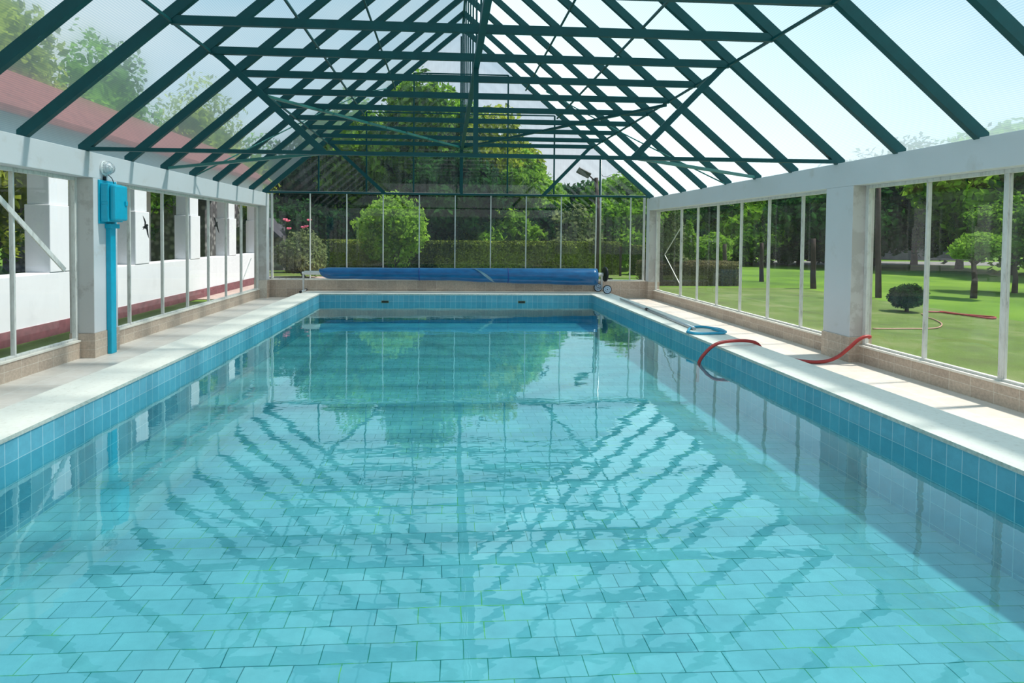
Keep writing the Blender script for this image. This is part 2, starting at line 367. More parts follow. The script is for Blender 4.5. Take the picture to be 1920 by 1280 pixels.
class MB:
    """mesh builder in world coordinates; build() re-bases on an origin"""
    def __init__(s): s.bm = bmesh.new()
    def box(s, a, b, bevel=0.0, mi=0):
        a, b = Vector(a), Vector(b)
        vs = [s.bm.verts.new((x, y, z)) for x in (a.x, b.x) for y in (a.y, b.y) for z in (a.z, b.z)]
        fs = [(0, 1, 3, 2), (4, 6, 7, 5), (0, 4, 5, 1), (2, 3, 7, 6), (0, 2, 6, 4), (1, 5, 7, 3)]
        ff = [s.bm.faces.new([vs[i] for i in f]) for f in fs]
        for f in ff: f.material_index = mi
        if bevel > 0:
            es = set(e for f in ff for e in f.edges)
            r = bmesh.ops.bevel(s.bm, geom=list(es), offset=bevel, segments=2, affect='EDGES', profile=0.5)
            for f in r['faces']: f.material_index = mi
        return ff
    def bar(s, a, b, w, h, up=(0, 0, 1), bevel=0.0):
        """rectangular bar from a to b, width w across, height h along up"""
        a, b = Vector(a), Vector(b); d = (b - a).normalized(); up = Vector(up)
        side = d.cross(up)
        if side.length < 1e-4: side = d.cross(Vector((0, 1, 0)))
        side.normalize(); u = side.cross(d).normalized()
        vs = []
        for p in (a, b):
            for sx, sz in ((-1, -1), (1, -1), (1, 1), (-1, 1)):
                vs.append(s.bm.verts.new(p + side * (w / 2 * sx) + u * (h / 2 * sz)))
        ff = [s.bm.faces.new([vs[0], vs[1], vs[2], vs[3]]), s.bm.faces.new([vs[7], vs[6], vs[5], vs[4]])]
        for i in range(4):
            j = (i + 1) % 4; ff.append(s.bm.faces.new([vs[i], vs[i + 4], vs[j + 4], vs[j]]))
        if bevel > 0:
            es = set(e for f in ff for e in f.edges)
            bmesh.ops.bevel(s.bm, geom=list(es), offset=bevel, segments=2, affect='EDGES', profile=0.5)
    def tube(s, pts, r, seg=12, cap=True):
        pts = [Vector(p) for p in pts]; rings = []
        rs = r if hasattr(r, '__len__') else [r] * len(pts)
        prev = None
        for i, p in enumerate(pts):
            d = (pts[min(i + 1, len(pts) - 1)] - pts[max(i - 1, 0)]).normalized()
            if prev is None:
                n = d.cross(Vector((0, 0, 1)))
                if n.length < 1e-3: n = d.cross(Vector((0, 1, 0)))
            else: n = prev - d * prev.dot(d)
            n.normalize(); prev = n; bb = d.cross(n)
            rings.append([s.bm.verts.new(p + (n * math.cos(2 * math.pi * k / seg) + bb * math.sin(2 * math.pi * k / seg)) * rs[i]) for k in range(seg)])
        for i in range(len(rings) - 1):
            for k in range(seg):
                j = (k + 1) % seg
                f = s.bm.faces.new([rings[i][k], rings[i][j], rings[i + 1][j], rings[i + 1][k]]); f.smooth = True
        if cap:
            s.bm.faces.new(list(reversed(rings[0]))); s.bm.faces.new(rings[-1])
    def poly(s, pts): return s.bm.faces.new([s.bm.verts.new(p) for p in pts])
    def prism(s, pts, ext):
        ext = Vector(ext); a = [s.bm.verts.new(p) for p in pts]; b = [s.bm.verts.new(Vector(p) + ext) for p in pts]
        s.bm.faces.new(a); s.bm.faces.new(list(reversed(b)))
        for i in range(len(a)):
            j = (i + 1) % len(a); s.bm.faces.new([a[j], a[i], b[i], b[j]])
    def build(s, name, mat, parent=None, origin=None):
        bmesh.ops.recalc_face_normals(s.bm, faces=s.bm.faces[:])
        if origin is None: origin = parent.location if parent is not None else (0, 0, 0)
        bmesh.ops.translate(s.bm, verts=s.bm.verts[:], vec=-Vector(origin))
        me = bpy.data.meshes.new(name); s.bm.to_mesh(me); s.bm.free()
        mats = mat if isinstance(mat, (list, tuple)) else [mat]
        for x in mats: me.materials.append(M[x] if isinstance(x, str) else x)
        o = bpy.data.objects.new(name, me); COL.objects.link(o)
        if parent is not None: o.parent = parent
        else: o.location = origin
        return o

def B(name, mat, a, b, parent=None, bevel=0.0, origin=None):
    mb = MB(); mb.box(a, b, bevel); return mb.build(name, mat, parent, origin)
def BAR(name, mat, a, b, w, h, parent=None, up=(0, 0, 1), origin=None):
    mb = MB(); mb.bar(a, b, w, h, up); return mb.build(name, mat, parent, origin)
def TUBE(name, mat, pts, r, parent=None, seg=12, origin=None):
    mb = MB(); mb.tube(pts, r, seg); return mb.build(name, mat, parent, origin)
def struct(o): o['kind'] = 'structure'; return o
def smooth_pts(pts, n=10):
    """Catmull-Rom through points"""
    P = [Vector(p) for p in pts]; P = [P[0] * 2 - P[1]] + P + [P[-1] * 2 - P[-2]]; out = []
    for i in range(1, len(P) - 2):
        for k in range(n):
            t = k / n
            out.append(0.5 * ((2 * P[i]) + (-P[i - 1] + P[i + 1]) * t + (2 * P[i - 1] - 5 * P[i] + 4 * P[i + 1] - P[i + 2]) * t * t + (-P[i - 1] + 3 * P[i] - 3 * P[i + 1] + P[i + 2]) * t ** 3))
    out.append(P[-2]); return out

# ------------------------------------------------------------------ measured plan (metres; coping top is z = 0)
PL, PR, PY0, PY1 = -3.63, 4.275, 0.9, 16.745        # pool
CL, CRX = -4.25, 4.94                               # coping outer edges
ZW, ZF, ZD = -0.23, -0.84, -0.203                   # water, pool floor, deck
BL, BR = -5.30, 6.19                                # inner faces of beams and columns
DL, DR = -5.50, 6.35                                # inner faces of the dado
WL, WR = -5.56, 6.42                                # glazing planes
OL, OR = -5.66, 6.54                                # outer faces
ZS, ZSF = 0.076, 0.336
ZB, ZBT = 2.515, 2.895
YW, YN = 17.64, -2.2
RX, RZ, SL = 0.43, 7.78, 0.851                      # ridge x, rafter underside at ridge, slope
ZC = 4.417
under = lambda x: RZ - SL * abs(x - RX)

# ------------------------------------------------------------------ pool and deck
w = MB()
w.box((PL - 0.25, PY0 - 0.25, ZF - 0.2), (PR + 0.25, PY1 + 0.25, ZF))
struct(w.build('pool_floor', 'pool_floor'))
pb = struct(empty('pool_basin', (0, 0, 0)))
B('side_wall', 'pool_side', (PL - 0.25, PY0, ZF), (PL, PY1, -0.035), pb)
B('side_wall', 'pool_side', (PR, PY0, ZF), (PR + 0.25, PY1, -0.035), pb)
B('end_wall', 'pool_end', (PL - 0.25, PY1, ZF), (PR + 0.25, PY1 + 0.25, -0.035), pb)
B('end_wall', 'pool_end', (PL - 0.25, PY0 - 0.25, ZF), (PR + 0.25, PY0, -0.035), pb)
struct(B('pool_water', 'water', (PL - 0.02, PY0 - 0.02, ZF - 0.05), (PR + 0.02, PY1 + 0.02, ZW)))

cp = struct(empty('pool_coping', (0, 0, 0)))
def coping(a, b):
    mb = MB(); ff = mb.box(a, b)
    mb.bm.normal_update()
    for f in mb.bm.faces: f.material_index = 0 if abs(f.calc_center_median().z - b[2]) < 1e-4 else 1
    return mb.build('coping_slab', ['coping', 'coping_edge'], cp)
OV = 0.012
CT = -0.035
coping((CL, -0.1, CT), (PL + OV, PY1 - OV, 0))
coping((PR - OV, -0.1, CT), (CRX, PY1 - OV, 0))
coping((CL, PY1 - OV, CT), (CRX, YW - 0.002, 0))
coping((PL + OV, 0.2, CT), (PR - OV, PY0 + OV, 0))
B('coping_base', 'coping_edge', (CL + 0.004, -0.096, ZD - 0.15), (PL - 0.25, YW - 0.002, CT), cp)
B('coping_base', 'coping_edge', (PR + 0.25, -0.096, ZD - 0.15), (CRX - 0.004, YW - 0.002, CT), cp)
B('coping_base', 'coping_edge', (PL - 0.25, PY1 + 0.25, ZD - 0.15), (PR + 0.25, YW - 0.002, CT), cp)
B('coping_base', 'coping_edge', (PL - 0.25, 0.204, ZD - 0.15), (PR + 0.25, PY0 - 0.25, CT), cp)
fl = struct(empty('floor', (0, 0, 0)))
B('deck_slab', 'deck', (OL, YN, ZD - 0.15), (CL, YW, ZD), fl)
B('deck_slab', 'deck', (CRX, YN, ZD - 0.15), (OR, YW, ZD), fl)
B('deck_slab', 'deck', (CL, YN, ZD - 0.15), (CRX, -0.1, ZD), fl)

for i, (u, v, lab) in enumerate([(722, 566, 'left'), (978, 566.5, 'right')]):
    p = px(u, v, Y=PY1)
    s = empty('pool_inlet', (p.x, PY1 - 0.004, p.z))
    tag(s, 'small dark slot in the far pool wall under the %s half of the blue cover' % lab, 'pool inlet', 'inlet slots in the far pool wall')
    mb = MB(); mb.box((p.x - 0.105, PY1 - 0.012, p.z - 0.04), (p.x + 0.105, PY1, p.z - 0.027)); mb.box((p.x - 0.105, PY1 - 0.012, p.z + 0.027), (p.x + 0.105, PY1, p.z + 0.04))
    mb.box((p.x - 0.105, PY1 - 0.012, p.z - 0.027), (p.x - 0.09, PY1, p.z + 0.027)); mb.box((p.x + 0.09, PY1 - 0.012, p.z - 0.027), (p.x + 0.105, PY1, p.z + 0.027))
    mb.build('surround', 'grate', s)
    B('opening', 'black', (p.x - 0.09, PY1 - 0.005, p.z - 0.027), (p.x + 0.09, PY1 - 0.001, p.z + 0.027), s)

# ------------------------------------------------------------------ walls
def side_wall(name, xin, xout, xd, xdo, xg, cols):
    r = struct(empty(name, (0, 0, 0)))
    B('beam', 'plaster', (xin, YN, ZB), (xout, YW + 0.02, ZBT), r, 0.006)
    s = 1 if xout > xin else -1
    B('dado', 'dado_side', (xd, YN, ZD), (xdo, YW, ZS - 0.03), r)
    B('sill', 'sill', (xd - 0.012 * s, YN, ZS - 0.03), (xdo + 0.02 * s, YW, ZS), r, 0.004)
    for y0, y1, zt in cols:
        mb = MB(); mb.box((xin, y0, zt), (xout, y1, ZB), 0.008)
        o = mb.build('column', ['plaster', 'plaster_worn'], r)
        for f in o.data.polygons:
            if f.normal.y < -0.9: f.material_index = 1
        B('column_base', 'dado_col', (xin - 0.012 * s, y0 - 0.012, ZD), (xout, y1 + 0.012, zt), r)
    return r
colsL = [(0.55, 1.20, 0.17), (9.02, 9.65, 0.17), (17.37, YW + 0.02, 0.33)]
colsR = [(0.10, 0.75, 0.17), (8.50, 9.13, 0.19), (17.40, YW + 0.02, 0.33)]
side_wall('wall_left', BL, OL, DL, OL, WL, colsL)
side_wall('wall_right', BR, OR, DR, OR, WR, colsR)
wf = struct(empty('wall_far', (0, 0, 0)))
B('dado', 'dado_far', (BL, YW, ZD), (BR, YW + 0.2, ZSF - 0.02), wf)
B('sill', 'sill', (BL, YW - 0.012, ZSF - 0.02), (BR, YW + 0.2, ZSF), wf, 0.004)
struct(B('wall_near', 'plaster', (OL, YN - 0.2, ZD - 0.15), (OR, YN, ZBT)))

# ------------------------------------------------------------------ windows
wi = [0]
def window(axis, c, a0, a1, z0, z1, mull, thick=(), brace=()):
    """glazed bay: axis 'Y' = side wall at x = c running a0..a1 along y; axis 'X' = far wall at y = c"""
    wi[0] += 1
    P = (lambda a, z, o=0: Vector((c + o, a, z))) if axis == 'Y' else (lambda a, z, o=0: Vector((a, c + o, z)))
    r = struct(empty('window_%d' % wi[0], P((a0 + a1) / 2, z0)))
    f = 0.05
    def bx(name, s0, s1, zz0, zz1, d0=-0.025, d1=0.025, mat='frame'):
        B(name, mat, P(s0, zz0, d0), P(s1, zz1, d1), r, 0.004)
    mb = MB()
    for q in ((P(a0, z0, -.03), P(a1, z0 + 0.03, .03)), (P(a0, z1 - f, -.03), P(a1, z1, .03)), (P(a0, z0 + 0.03, -.03), P(a0 + f * 1.3, z1 - f, .03)), (P(a1 - f * 1.3, z0 + 0.03, -.03), P(a1, z1 - f, .03))):
        mb.box(q[0], q[1], 0.004)
    mb.build('window_frame', 'frame', r)
    for y in mull:
        wd = 0.03 if y not in thick else 0.06
        mb = MB(); mb.box(P(y - wd / 2, z0 + 0.03, -.028), P(y + wd / 2, z1 - f, .028), 0.003)
        if y in thick: mb.box(P(y - wd / 2 - 0.01, z0 + 0.03, -.012), P(y + wd / 2 + 0.01, z1 - f, .012), 0.002)
        mb.build('mullion', 'frame', r)
    ed = [a0 + f * 1.3] + sorted(mull) + [a1 - f * 1.3]
    for p0, p1 in zip(ed[:-1], ed[1:]):
        mb = MB(); mb.poly([P(p0, z0 + 0.03), P(p1, z0 + 0.03), P(p1, z1 - f), P(p0, z1 - f)])
        mb.build('pane', 'glass', r)
    for (s0, zz0, s1, zz1, wd, off) in brace:
        BAR('brace', 'frame', P(s0, zz0, off), P(s1, zz1, off), wd, 0.02, r, up=(1, 0, 0) if axis == 'Y' else (0, 1, 0))
    return r
b0 = px(0, 372, X=WL + 0.05); b1 = px(122, 506, X=WL + 0.05)
kk = (b1.z - b0.z) / (b1.y - b0.y)
window('Y', WL, 1.20, 9.02, ZS, ZB, [2.15, 3.27, 4.39, 5.51, 6.63, 7.746], brace=[(6.7, b1.z + kk * (6.7 - b1.y), b1.y, b1.z, 0.065, 0.045)])
window('Y', WL, 9.65, 17.37, ZS, ZB, [10.471, 11.66, 12.753, 13.85, 14.928, 16.006], thick=(16.006,), brace=[(16.10, 0.45, 16.75, 1.0, 0.012, 0.02)])
window('Y', WR, 0.75, 8.50, ZS, ZB, [1.9, 2.99, 4.08, 5.18, 6.275, 7.367], thick=(6.275,))
window('Y', WR, 9.13, 17.40, ZS, ZB, [10.094, 11.186, 12.278, 13.37, 14.462, 15.5], thick=(15.5,),
       brace=[(15.56, 2.0, 16.75, 1.18, 0.018, 0.02), (16.75, 1.18, 15.56, 0.38, 0.018, 0.02)])
window('X', YW + 0.08, BL + 0.02, BR - 0.02, ZSF, 2.985, [-4.117 + 1.0918 * k for k in range(10)])

# gable above the far windows: thin green bars with stepped dusty glass
GY = YW + 0.08
wi[0] += 1
gb = struct(empty('window_%d' % wi[0], (RX, GY, 2.985)))
gx = [-3.863, -2.441, -1.022, 0.397, 1.841, 3.285, 4.727]
gz = [2.985, 4.19, 5.394, 6.594]
for i, x in enumerate(gx):
    top = [gz[1], gz[2], gz[3], under(x) - 0.02, gz[3], gz[2], gz[1]][i]
    B('mullion', 'steel', (x - 0.022, GY - 0.02, 2.985), (x + 0.022, GY + 0.02, top), gb)
for z, i0, i1 in ((gz[1], 0, 6), (gz[2], 1, 5), (gz[3], 2, 4)):
    B('transom', 'steel', (gx[i0], GY - 0.015, z - 0.018), (gx[i1], GY + 0.015, z + 0.018), gb)
ex = [BL + 0.02] + gx + [BR - 0.02]
for a, c in zip(ex[:-1], ex[1:]):
    z0 = 2.985
    pts = [(a, z0), (c, z0)]
    ta, tc = under(a) + 0.1, under(c) + 0.1
    pts += [(c, max(tc, z0 + 0.01)), (a, max(ta, z0 + 0.01))]
    mb = MB(); mb.poly([(p[0], GY, p[1]) for p in pts]); mb.build('pane', 'gable_glass', gb)

# ------------------------------------------------------------------ roof frames
FY = [7.682 + 1.2231 * k for k in range(-8, 9)]
RW, RD = 0.075, 0.135
nx, nz = SL / math.hypot(1, SL), 1 / math.hypot(1, SL)
def frame_parts(root, y, truss=False):
    xl, xr = BL - 0.12, BR + 0.12
    for s, xe in ((-1, xl), (1, xr)):
        a = Vector((xe, y, under(xe))) + Vector((s * nx, 0, nz)) * RD / 2
        b = Vector((RX, y, RZ)) + Vector((s * nx, 0, nz)) * RD / 2
        mb = MB()
        d = Vector((s * nx, 0, nz)) * RD
        pts = [Vector((xe, y - RW / 2, under(xe))), Vector((RX, y - RW / 2, RZ)), Vector((RX, y - RW / 2, RZ + RD / nz)), Vector((xe, y - RW / 2, under(xe) + RD / nz))]
        mb.prism(pts, (0, RW, 0)); mb.build('rafter', 'steel', root)
    x0, x1 = RX - (RZ - ZC) / SL - 0.02, RX + (RZ - ZC) / SL + 0.02
    B('collar_tie', 'steel', (x0, y - 0.03, ZC - 0.055), (x1, y + 0.03, ZC + 0.055), root)
    B('king_post', 'steel', (RX - 0.014, y - 0.014, ZC + 0.055), (RX + 0.014, y + 0.014, RZ), root)
    if truss:
        B('bottom_chord', 'steel', (BL - 0.1, y - 0.04, 2.90), (BR + 0.1, y + 0.04, 2.955), root)
        BAR('web_brace', 'steel', (x0 + 0.08, y, ZC - 0.02), (-1.86, y, 2.93), 0.03, 0.10, root)
        BAR('web_brace', 'steel', (x1 - 0.08, y, ZC - 0.02), (2.90, y, 2.93), 0.03, 0.10, root)
        B('hanger', 'steel', (RX - 0.037, y - 0.03, 2.955), (RX + 0.037, y + 0.03, ZC - 0.055), root)
order = {8: 'against the far gable glass', 7: 'one bay in from the far gable', 6: 'two bays in from the far gable', 5: 'three bays in from the far gable',
         4: 'four bays in from the far gable', 3: 'two bays beyond the near truss', 2: 'first bay beyond the near truss'}
for k, y in zip(range(-8, 9), FY):
    tr_ = k in (1, 8)
    if k <= -3: continue
    yy = y - 0.06 if k == 8 else y
    r = empty('roof_truss' if tr_ else 'roof_frame', (RX, yy, ZBT))
    if k == 1: lab = 'green steel roof truss with bottom chord, hanger and slanted braces, nearest the camera'
    elif k == 8: lab = 'green steel roof truss with bottom chord standing against the far gable glass'
    elif k in order: lab = 'green steel rafter frame with collar tie, %s' % order[k]
    elif k == 0: lab = 'green steel rafter frame whose collar tie is the next one above the nearest truss'
    else: lab = {-1: 'green steel rafter frame whose collar tie grazes the top edge of the picture', -2: 'green steel rafter frame closest to the camera, crossing the upper right corner'}[k]
    tag(r, lab, 'roof truss' if tr_ else 'roof frame', 'green steel roof frames')
    frame_parts(r, yy, tr_)

def member(name, a, b, w, h, lab, cat, group, mat='steel', up=(0, 0, 1)):
    o = BAR(name, mat, a, b, w, h, None, up, origin=a)
    return tag(o, lab, cat, group)
Y0m, Y1m = 3.9, FY[-1] + 0.1
for s, x, z, nm in ((-1, RX - (RZ - ZC) / SL, ZC, 'left slope, at the collar tie ends'), (-1, -2.49, under(-2.49), 'left slope, halfway to the ridge'), (-1, -1.57, under(-1.57), 'left slope, nearest the ridge'),
                    (1, RX + (RZ - ZC) / SL, ZC, 'right slope, at the collar tie ends'), (1, 3.33, under(3.33), 'right slope, halfway to the ridge'), (1, 2.36, under(2.36), 'right slope, nearest the ridge')):
    member('roof_purlin', (x, Y0m, z - 0.025), (x, Y1m, z - 0.025), 0.035, 0.035, 'thin green lengthwise rail on the %s' % nm, 'roof rail', 'lengthwise roof rails')
member('ridge_beam', (RX, Y0m, RZ + 0.06), (RX, Y1m, RZ + 0.06), 0.06, 0.1, 'green ridge beam along the peak of the glass roof', 'ridge beam', None)
member('centre_tie', (RX, 4.8, ZC - 0.115), (RX, FY[-1], ZC - 0.115), 0.085, 0.11, 'thick green beam running lengthwise down the middle under the collar ties', 'roof beam', None)
y3 = FY[11]
for s, x in ((-1, RX - (RZ - ZC) / SL + 0.05), (1, RX + (RZ - ZC) / SL - 0.05)):
    side = 'left' if s < 0 else 'right'
    mb = MB(); A_ = Vector((x, y3, ZC - 0.09)); B_ = Vector((RX, FY[-1] - 0.12, ZC - 0.10))
    for q in range(4):
        mb.bar(A_.lerp(B_, q / 4), A_.lerp(B_, q / 4 + 0.245), 0.07, 0.05)
        mb.bar(A_.lerp(B_, q / 4 + 0.23), A_.lerp(B_, min(1, q / 4 + 0.26)), 0.05, 0.035)
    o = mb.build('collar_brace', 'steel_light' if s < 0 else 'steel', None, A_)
    tag(o, 'long green brace slanting under the collar ties from the %s slope to the centre' % side, 'roof brace', 'slanted roof braces')
    xe = BL + 0.02 if s < 0 else BR - 0.02
    xt = -1.9 if s < 0 else 3.0
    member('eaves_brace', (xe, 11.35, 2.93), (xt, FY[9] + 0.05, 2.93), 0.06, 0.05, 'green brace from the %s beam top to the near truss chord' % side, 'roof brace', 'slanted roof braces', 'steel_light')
for side, pts in (('left', [(-5.24, 12.5, 2.92), (-3.49, 14.3, 4.42), (-2.32, 15.6, 5.40), (-1.75, 16.8, 5.88)]), ('right', [(6.12, 12.5, 2.90), (4.38, 14.6, 4.38), (2.75, 16.2, 5.75)])):
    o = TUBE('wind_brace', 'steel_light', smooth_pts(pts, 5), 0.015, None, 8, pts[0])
    tag(o, 'thin pale green rod climbing the far end of the %s roof slope' % side, 'roof brace', 'wind rods under the roof')

# roof sheets
cl = struct(empty('ceiling', (RX, 7.6, ZBT)))
ys = [2.4] + [y for y in FY if y > 2.9]
ys[-1] = YW + 0.25
ys.insert(1, FY[4] if FY[4] > 2.6 else FY[5])
ys = sorted(set([2.35] + [y for y in FY if y > 2.9][:-1] + [YW + 0.25]))
off = RD / nz + 0.015
ysheet = [YN] + [y for y in FY if y > YN + 0.3][:-1] + [YW + 0.25]
for a, c in zip(ysheet[:-1], ysheet[1:]):
    for s, xe in ((-1, OL + 0.02), (1, OR - 0.02)):
        mb = MB()
        N = 1
        mb.poly([(xe, a, under(xe) + off), (RX, a, RZ + off), (RX, c, RZ + off), (xe, c, under(xe) + off)])
        mb.build('roof_panel', 'roof_sheet', cl)

# ------------------------------------------------------------------ electrical box, conduit and bulkhead lamp on the left column
bxr = empty('electrical_box', (BL, 9.30, 1.83))
tag(bxr, 'bright blue electrical cabinet fixed to the left column under a caged lamp', 'electrical box')
mb = MB(); mb.box((BL, 9.13, 1.83), (BL + 0.02, 9.60, 2.50), 0.004); mb.build('back_plate', 'blue_box', bxr)
B('cabinet', 'blue_box', (BL + 0.02, 9.16, 1.86), (BL + 0.14, 9.56, 2.45), bxr, 0.012)
d_ = B('door', 'blue_box', (BL + 0.14, 9.18, 1.88), (BL + 0.23, 9.54, 2.43), bxr, 0.03)
mb = MB(); mb.box((BL + 0.03, 9.152, 1.90), (BL + 0.125, 9.16, 2.12), 0.003); mb.box((BL + 0.03, 9.152, 2.17), (BL + 0.125, 9.16, 2.40), 0.003); mb.build('side_panel', 'blue_box', bxr)
h_ = B('latch', 'blue_box', (BL + 0.23, 9.44, 2.12), (BL + 0.25, 9.50, 2.19), bxr, 0.006)
cd = empty('conduit', (BL, 9.42, ZD))
tag(cd, 'bright blue square conduit running from the cabinet down to the deck', 'conduit')
B('duct', 'blue_box', (BL + 0.0, 9.33, ZD), (BL + 0.075, 9.47, 1.80), cd, 0.006)
B('collar', 'blue_box', (BL, 9.30, 1.76), (BL + 0.10, 9.54, 1.83), cd, 0.006)
lp = empty('bulkhead_lamp', (BL, 9.30, 2.69))
tag(lp, 'round caged wall lamp high on the left column above the blue cabinet', 'lamp')
def disc(name, mat, c, axis, r, h, parent, seg=28, prof=None):
    c = Vector(c); ax = Vector(axis).normalized()
    pts = [c, c + ax * h] if prof is None else [c + ax * p[0] for p in prof]
    rs = [r, r] if prof is None else [p[1] for p in prof]
    mb = MB(); mb.tube(pts, rs, seg); return mb.build(name, mat, parent, None if parent is not None else c)
disc('lamp_base', 'white_tube', (BL, 9.30, 2.69), (1, 0, 0), 0.115, 0.03, lp)
disc('lamp_glass', 'bulb_glass', (BL, 9.30, 2.69), (1, 0, 0), 0, 0, lp, 24, [(0.03, 0.085), (0.07, 0.085), (0.10, 0.07), (0.125, 0.04), (0.135, 0.005)])
mb = MB(); c0 = Vector((BL, 9.30, 2.69))
for q in range(4):
    an = math.pi * q / 4
    mb.tube([c0 + Vector((0.03 + 0.125 * math.sin(math.pi * i / 12), 0.108 * math.cos(an) * math.cos(math.pi * i / 12), 0.108 * math.sin(an) * math.cos(math.pi * i / 12))) for i in range(13)], 0.004, 6)
for r_, dx in ((0.10, 0.08), (0.075, 0.12)):
    mb.tube([c0 + Vector((dx, r_ * math.cos(2 * math.pi * i / 24), r_ * math.sin(2 * math.pi * i / 24))) for i in range(25)], 0.004, 6)
mb.build('wire_cage', 'alu', lp)
TUBE('cable', 'black', smooth_pts([(BL + 0.03, 9.36, 2.59), (BL + 0.05, 9.42, 2.54), (BL + 0.07, 9.44, 2.46)], 5), 0.006, lp, 8)
TUBE('gland', 'black', [(BL + 0.02, 9.28, 2.50), (BL + 0.02, 9.28, 2.56)], 0.022, lp, 10)

# ------------------------------------------------------------------ swallow decals
SW = [(0.00, 0.05), (0.06, 0.075), (0.10, 0.06), (0.14, 0.04), (0.10, 0.02), (0.12, -0.08), (0.16, -0.30), (0.08, -0.20), (0.03, -0.07), (-0.04, -0.04), (-0.15, -0.08), (-0.10, -0.03), (-0.17, -0.01), (-0.06, 0.02), (-0.05, 0.10), (-0.14, 0.28), (-0.04, 0.20), (0.02, 0.11)]
def decal(c, axis, scale, rot, lab, flip=1):
    c = Vector(c); pts = []
    for x, z in SW:
        x *= flip
        xr = x * math.cos(rot) - z * math.sin(rot); zr = x * math.sin(rot) + z * math.cos(rot)
        pts.append(c + (Vector((0, xr * scale, zr * scale)) if axis == 'Y' else Vector((xr * scale, 0, zr * scale))))
    mb = MB(); mb.prism(pts, (0.003, 0, 0) if axis == 'Y' else (0, -0.003, 0))
    o = mb.build('bird_decal', 'decal', None, c)
    tag(o, lab, 'bird decal', 'black swallow decals on the glass')
decal(px(273, 425, X=WL + 0.01), 'Y', 0.72, 0.0, 'black swallow silhouette on the left glass against the nearest white pillar')
decal(px(405, 421, X=WL + 0.01), 'Y', 0.85, 0.25, 'black swallow silhouette on the left glass farther along, over the greenery', 1)
decal(px(1022, 420, Y=GY - 0.02), 'X', 0.80, 0.35, 'black swallow silhouette on the far window to the right, above the hedge')
decal(px(905, 326, Y=GY - 0.02), 'X', 0.65, 0.45, 'black swallow silhouette high on the gable glass, right of the centre post')
decal(px(731, 317, Y=GY - 0.02), 'X', 0.65, 0.2, 'black swallow silhouette high on the gable glass, left of the centre post')

# ------------------------------------------------------------------ pool cover reel on the far coping
RYc = 17.2
rl = empty('cover_reel', (0.2, RYc, 0))
tag(rl, 'pool cover reel with a rolled blue cover standing on the far coping', 'pool cover reel')
zt = 0.565
TUBE('roller_tube', 'white_tube', [(-4.16, RYc, zt), (4.72, RYc, zt - 0.01)], 0.06, rl, 20)
# rolled cover: taper from left to right, sagging
NC = 64; mb = MB(); pts = []; rs = []
for f in [0, .001, .003, .006, .010, .015, .021, .028, .035] + [0.04 + 0.96 * i / NC for i in range(NC + 1)]:
    x = -3.72 + f * (4.52 + 3.72)
    if f < 0.04: r = 0.165 * math.sqrt(max(0.01, 1 - (1 - f / 0.04) ** 2))
    else: r = 0.165 + 0.035 * min(1, f * 1.6) + 0.060 * max(0, (f - 0.5) / 0.5) ** 0.8
    r *= 1 + 0.012 * math.sin(f * 37) + 0.008 * math.sin(f * 91)
    zc_ = zt - 0.005 - (r - 0.165) * 0.85
    pts.append(Vector((x, RYc, zc_))); rs.append(r)
mb.tube(pts, rs, 40)
cv = mb.build('rolled_cover', 'cover', rl)
mb = MB()      # loose flap folding diagonally round the roll, its highlight painted in pale blue
N1 = 16
vv_ = []
for i in range(N1 + 1):
    f = i / N1; x = 0.72 + 0.75 * f; th = math.radians(75) - f * math.radians(150)
    row = []
    for wdt in (0.0, 0.06):
        xx = x + wdt * 1.6 * (0.3 + math.sin(math.pi * f)); r = 0.215 + 0.004 + (0.012 if wdt == 0 else 0.0)
        row.append(mb.bm.verts.new((xx, RYc - r * math.cos(th), zt - 0.04 + r * math.sin(th))))
    vv_.append(row)
for i in range(N1):
    f_ = mb.bm.faces.new([vv_[i][0], vv_[i][1], vv_[i + 1][1], vv_[i + 1][0]]); f_.smooth = True
bmesh.ops.solidify(mb.bm, geom=mb.bm.faces[:], thickness=0.004)
mb.build('flap_highlight', simple('painted_fold_highlight', srgb(196, 224, 240), 0.15, 0.2, 0.1), cv, rl.location)
for x in (-0.82, px(951, 515, Y=RYc).x):
    i_ = min(range(len(pts)), key=lambda j: abs(pts[j].x - x))
    TUBE('cover_seam', 'cover_end', [(x, RYc, pts[i_].z), (x + 0.03, RYc, pts[i_].z)], rs[i_] + 0.005, cv, 40, rl.location)
# left T stand
st = BAR('left_stand', 'alu', (-4.19, RYc, 0.05), (-4.19, RYc, zt + 0.02), 0.045, 0.045, rl)
TUBE('foot_bar', 'white_tube', [(-4.19, RYc - 0.30, 0.035), (-4.19, RYc + 0.30, 0.035)], 0.022, st, 12, rl.location)
for o in (-0.33, 0.33):
    TUBE('foot_cap', 'black', [(-4.19, RYc + o - 0.03, 0.037), (-4.19, RYc + o + 0.03, 0.037)], 0.037, st, 14, rl.location)
TUBE('brake_pin', 'black', [(-4.46, RYc, zt), (-4.22, RYc, zt)], 0.014, rl, 10)
TUBE('bearing', 'white_tube', [(-4.23, RYc, zt), (-4.15, RYc, zt)], 0.035, rl, 14)
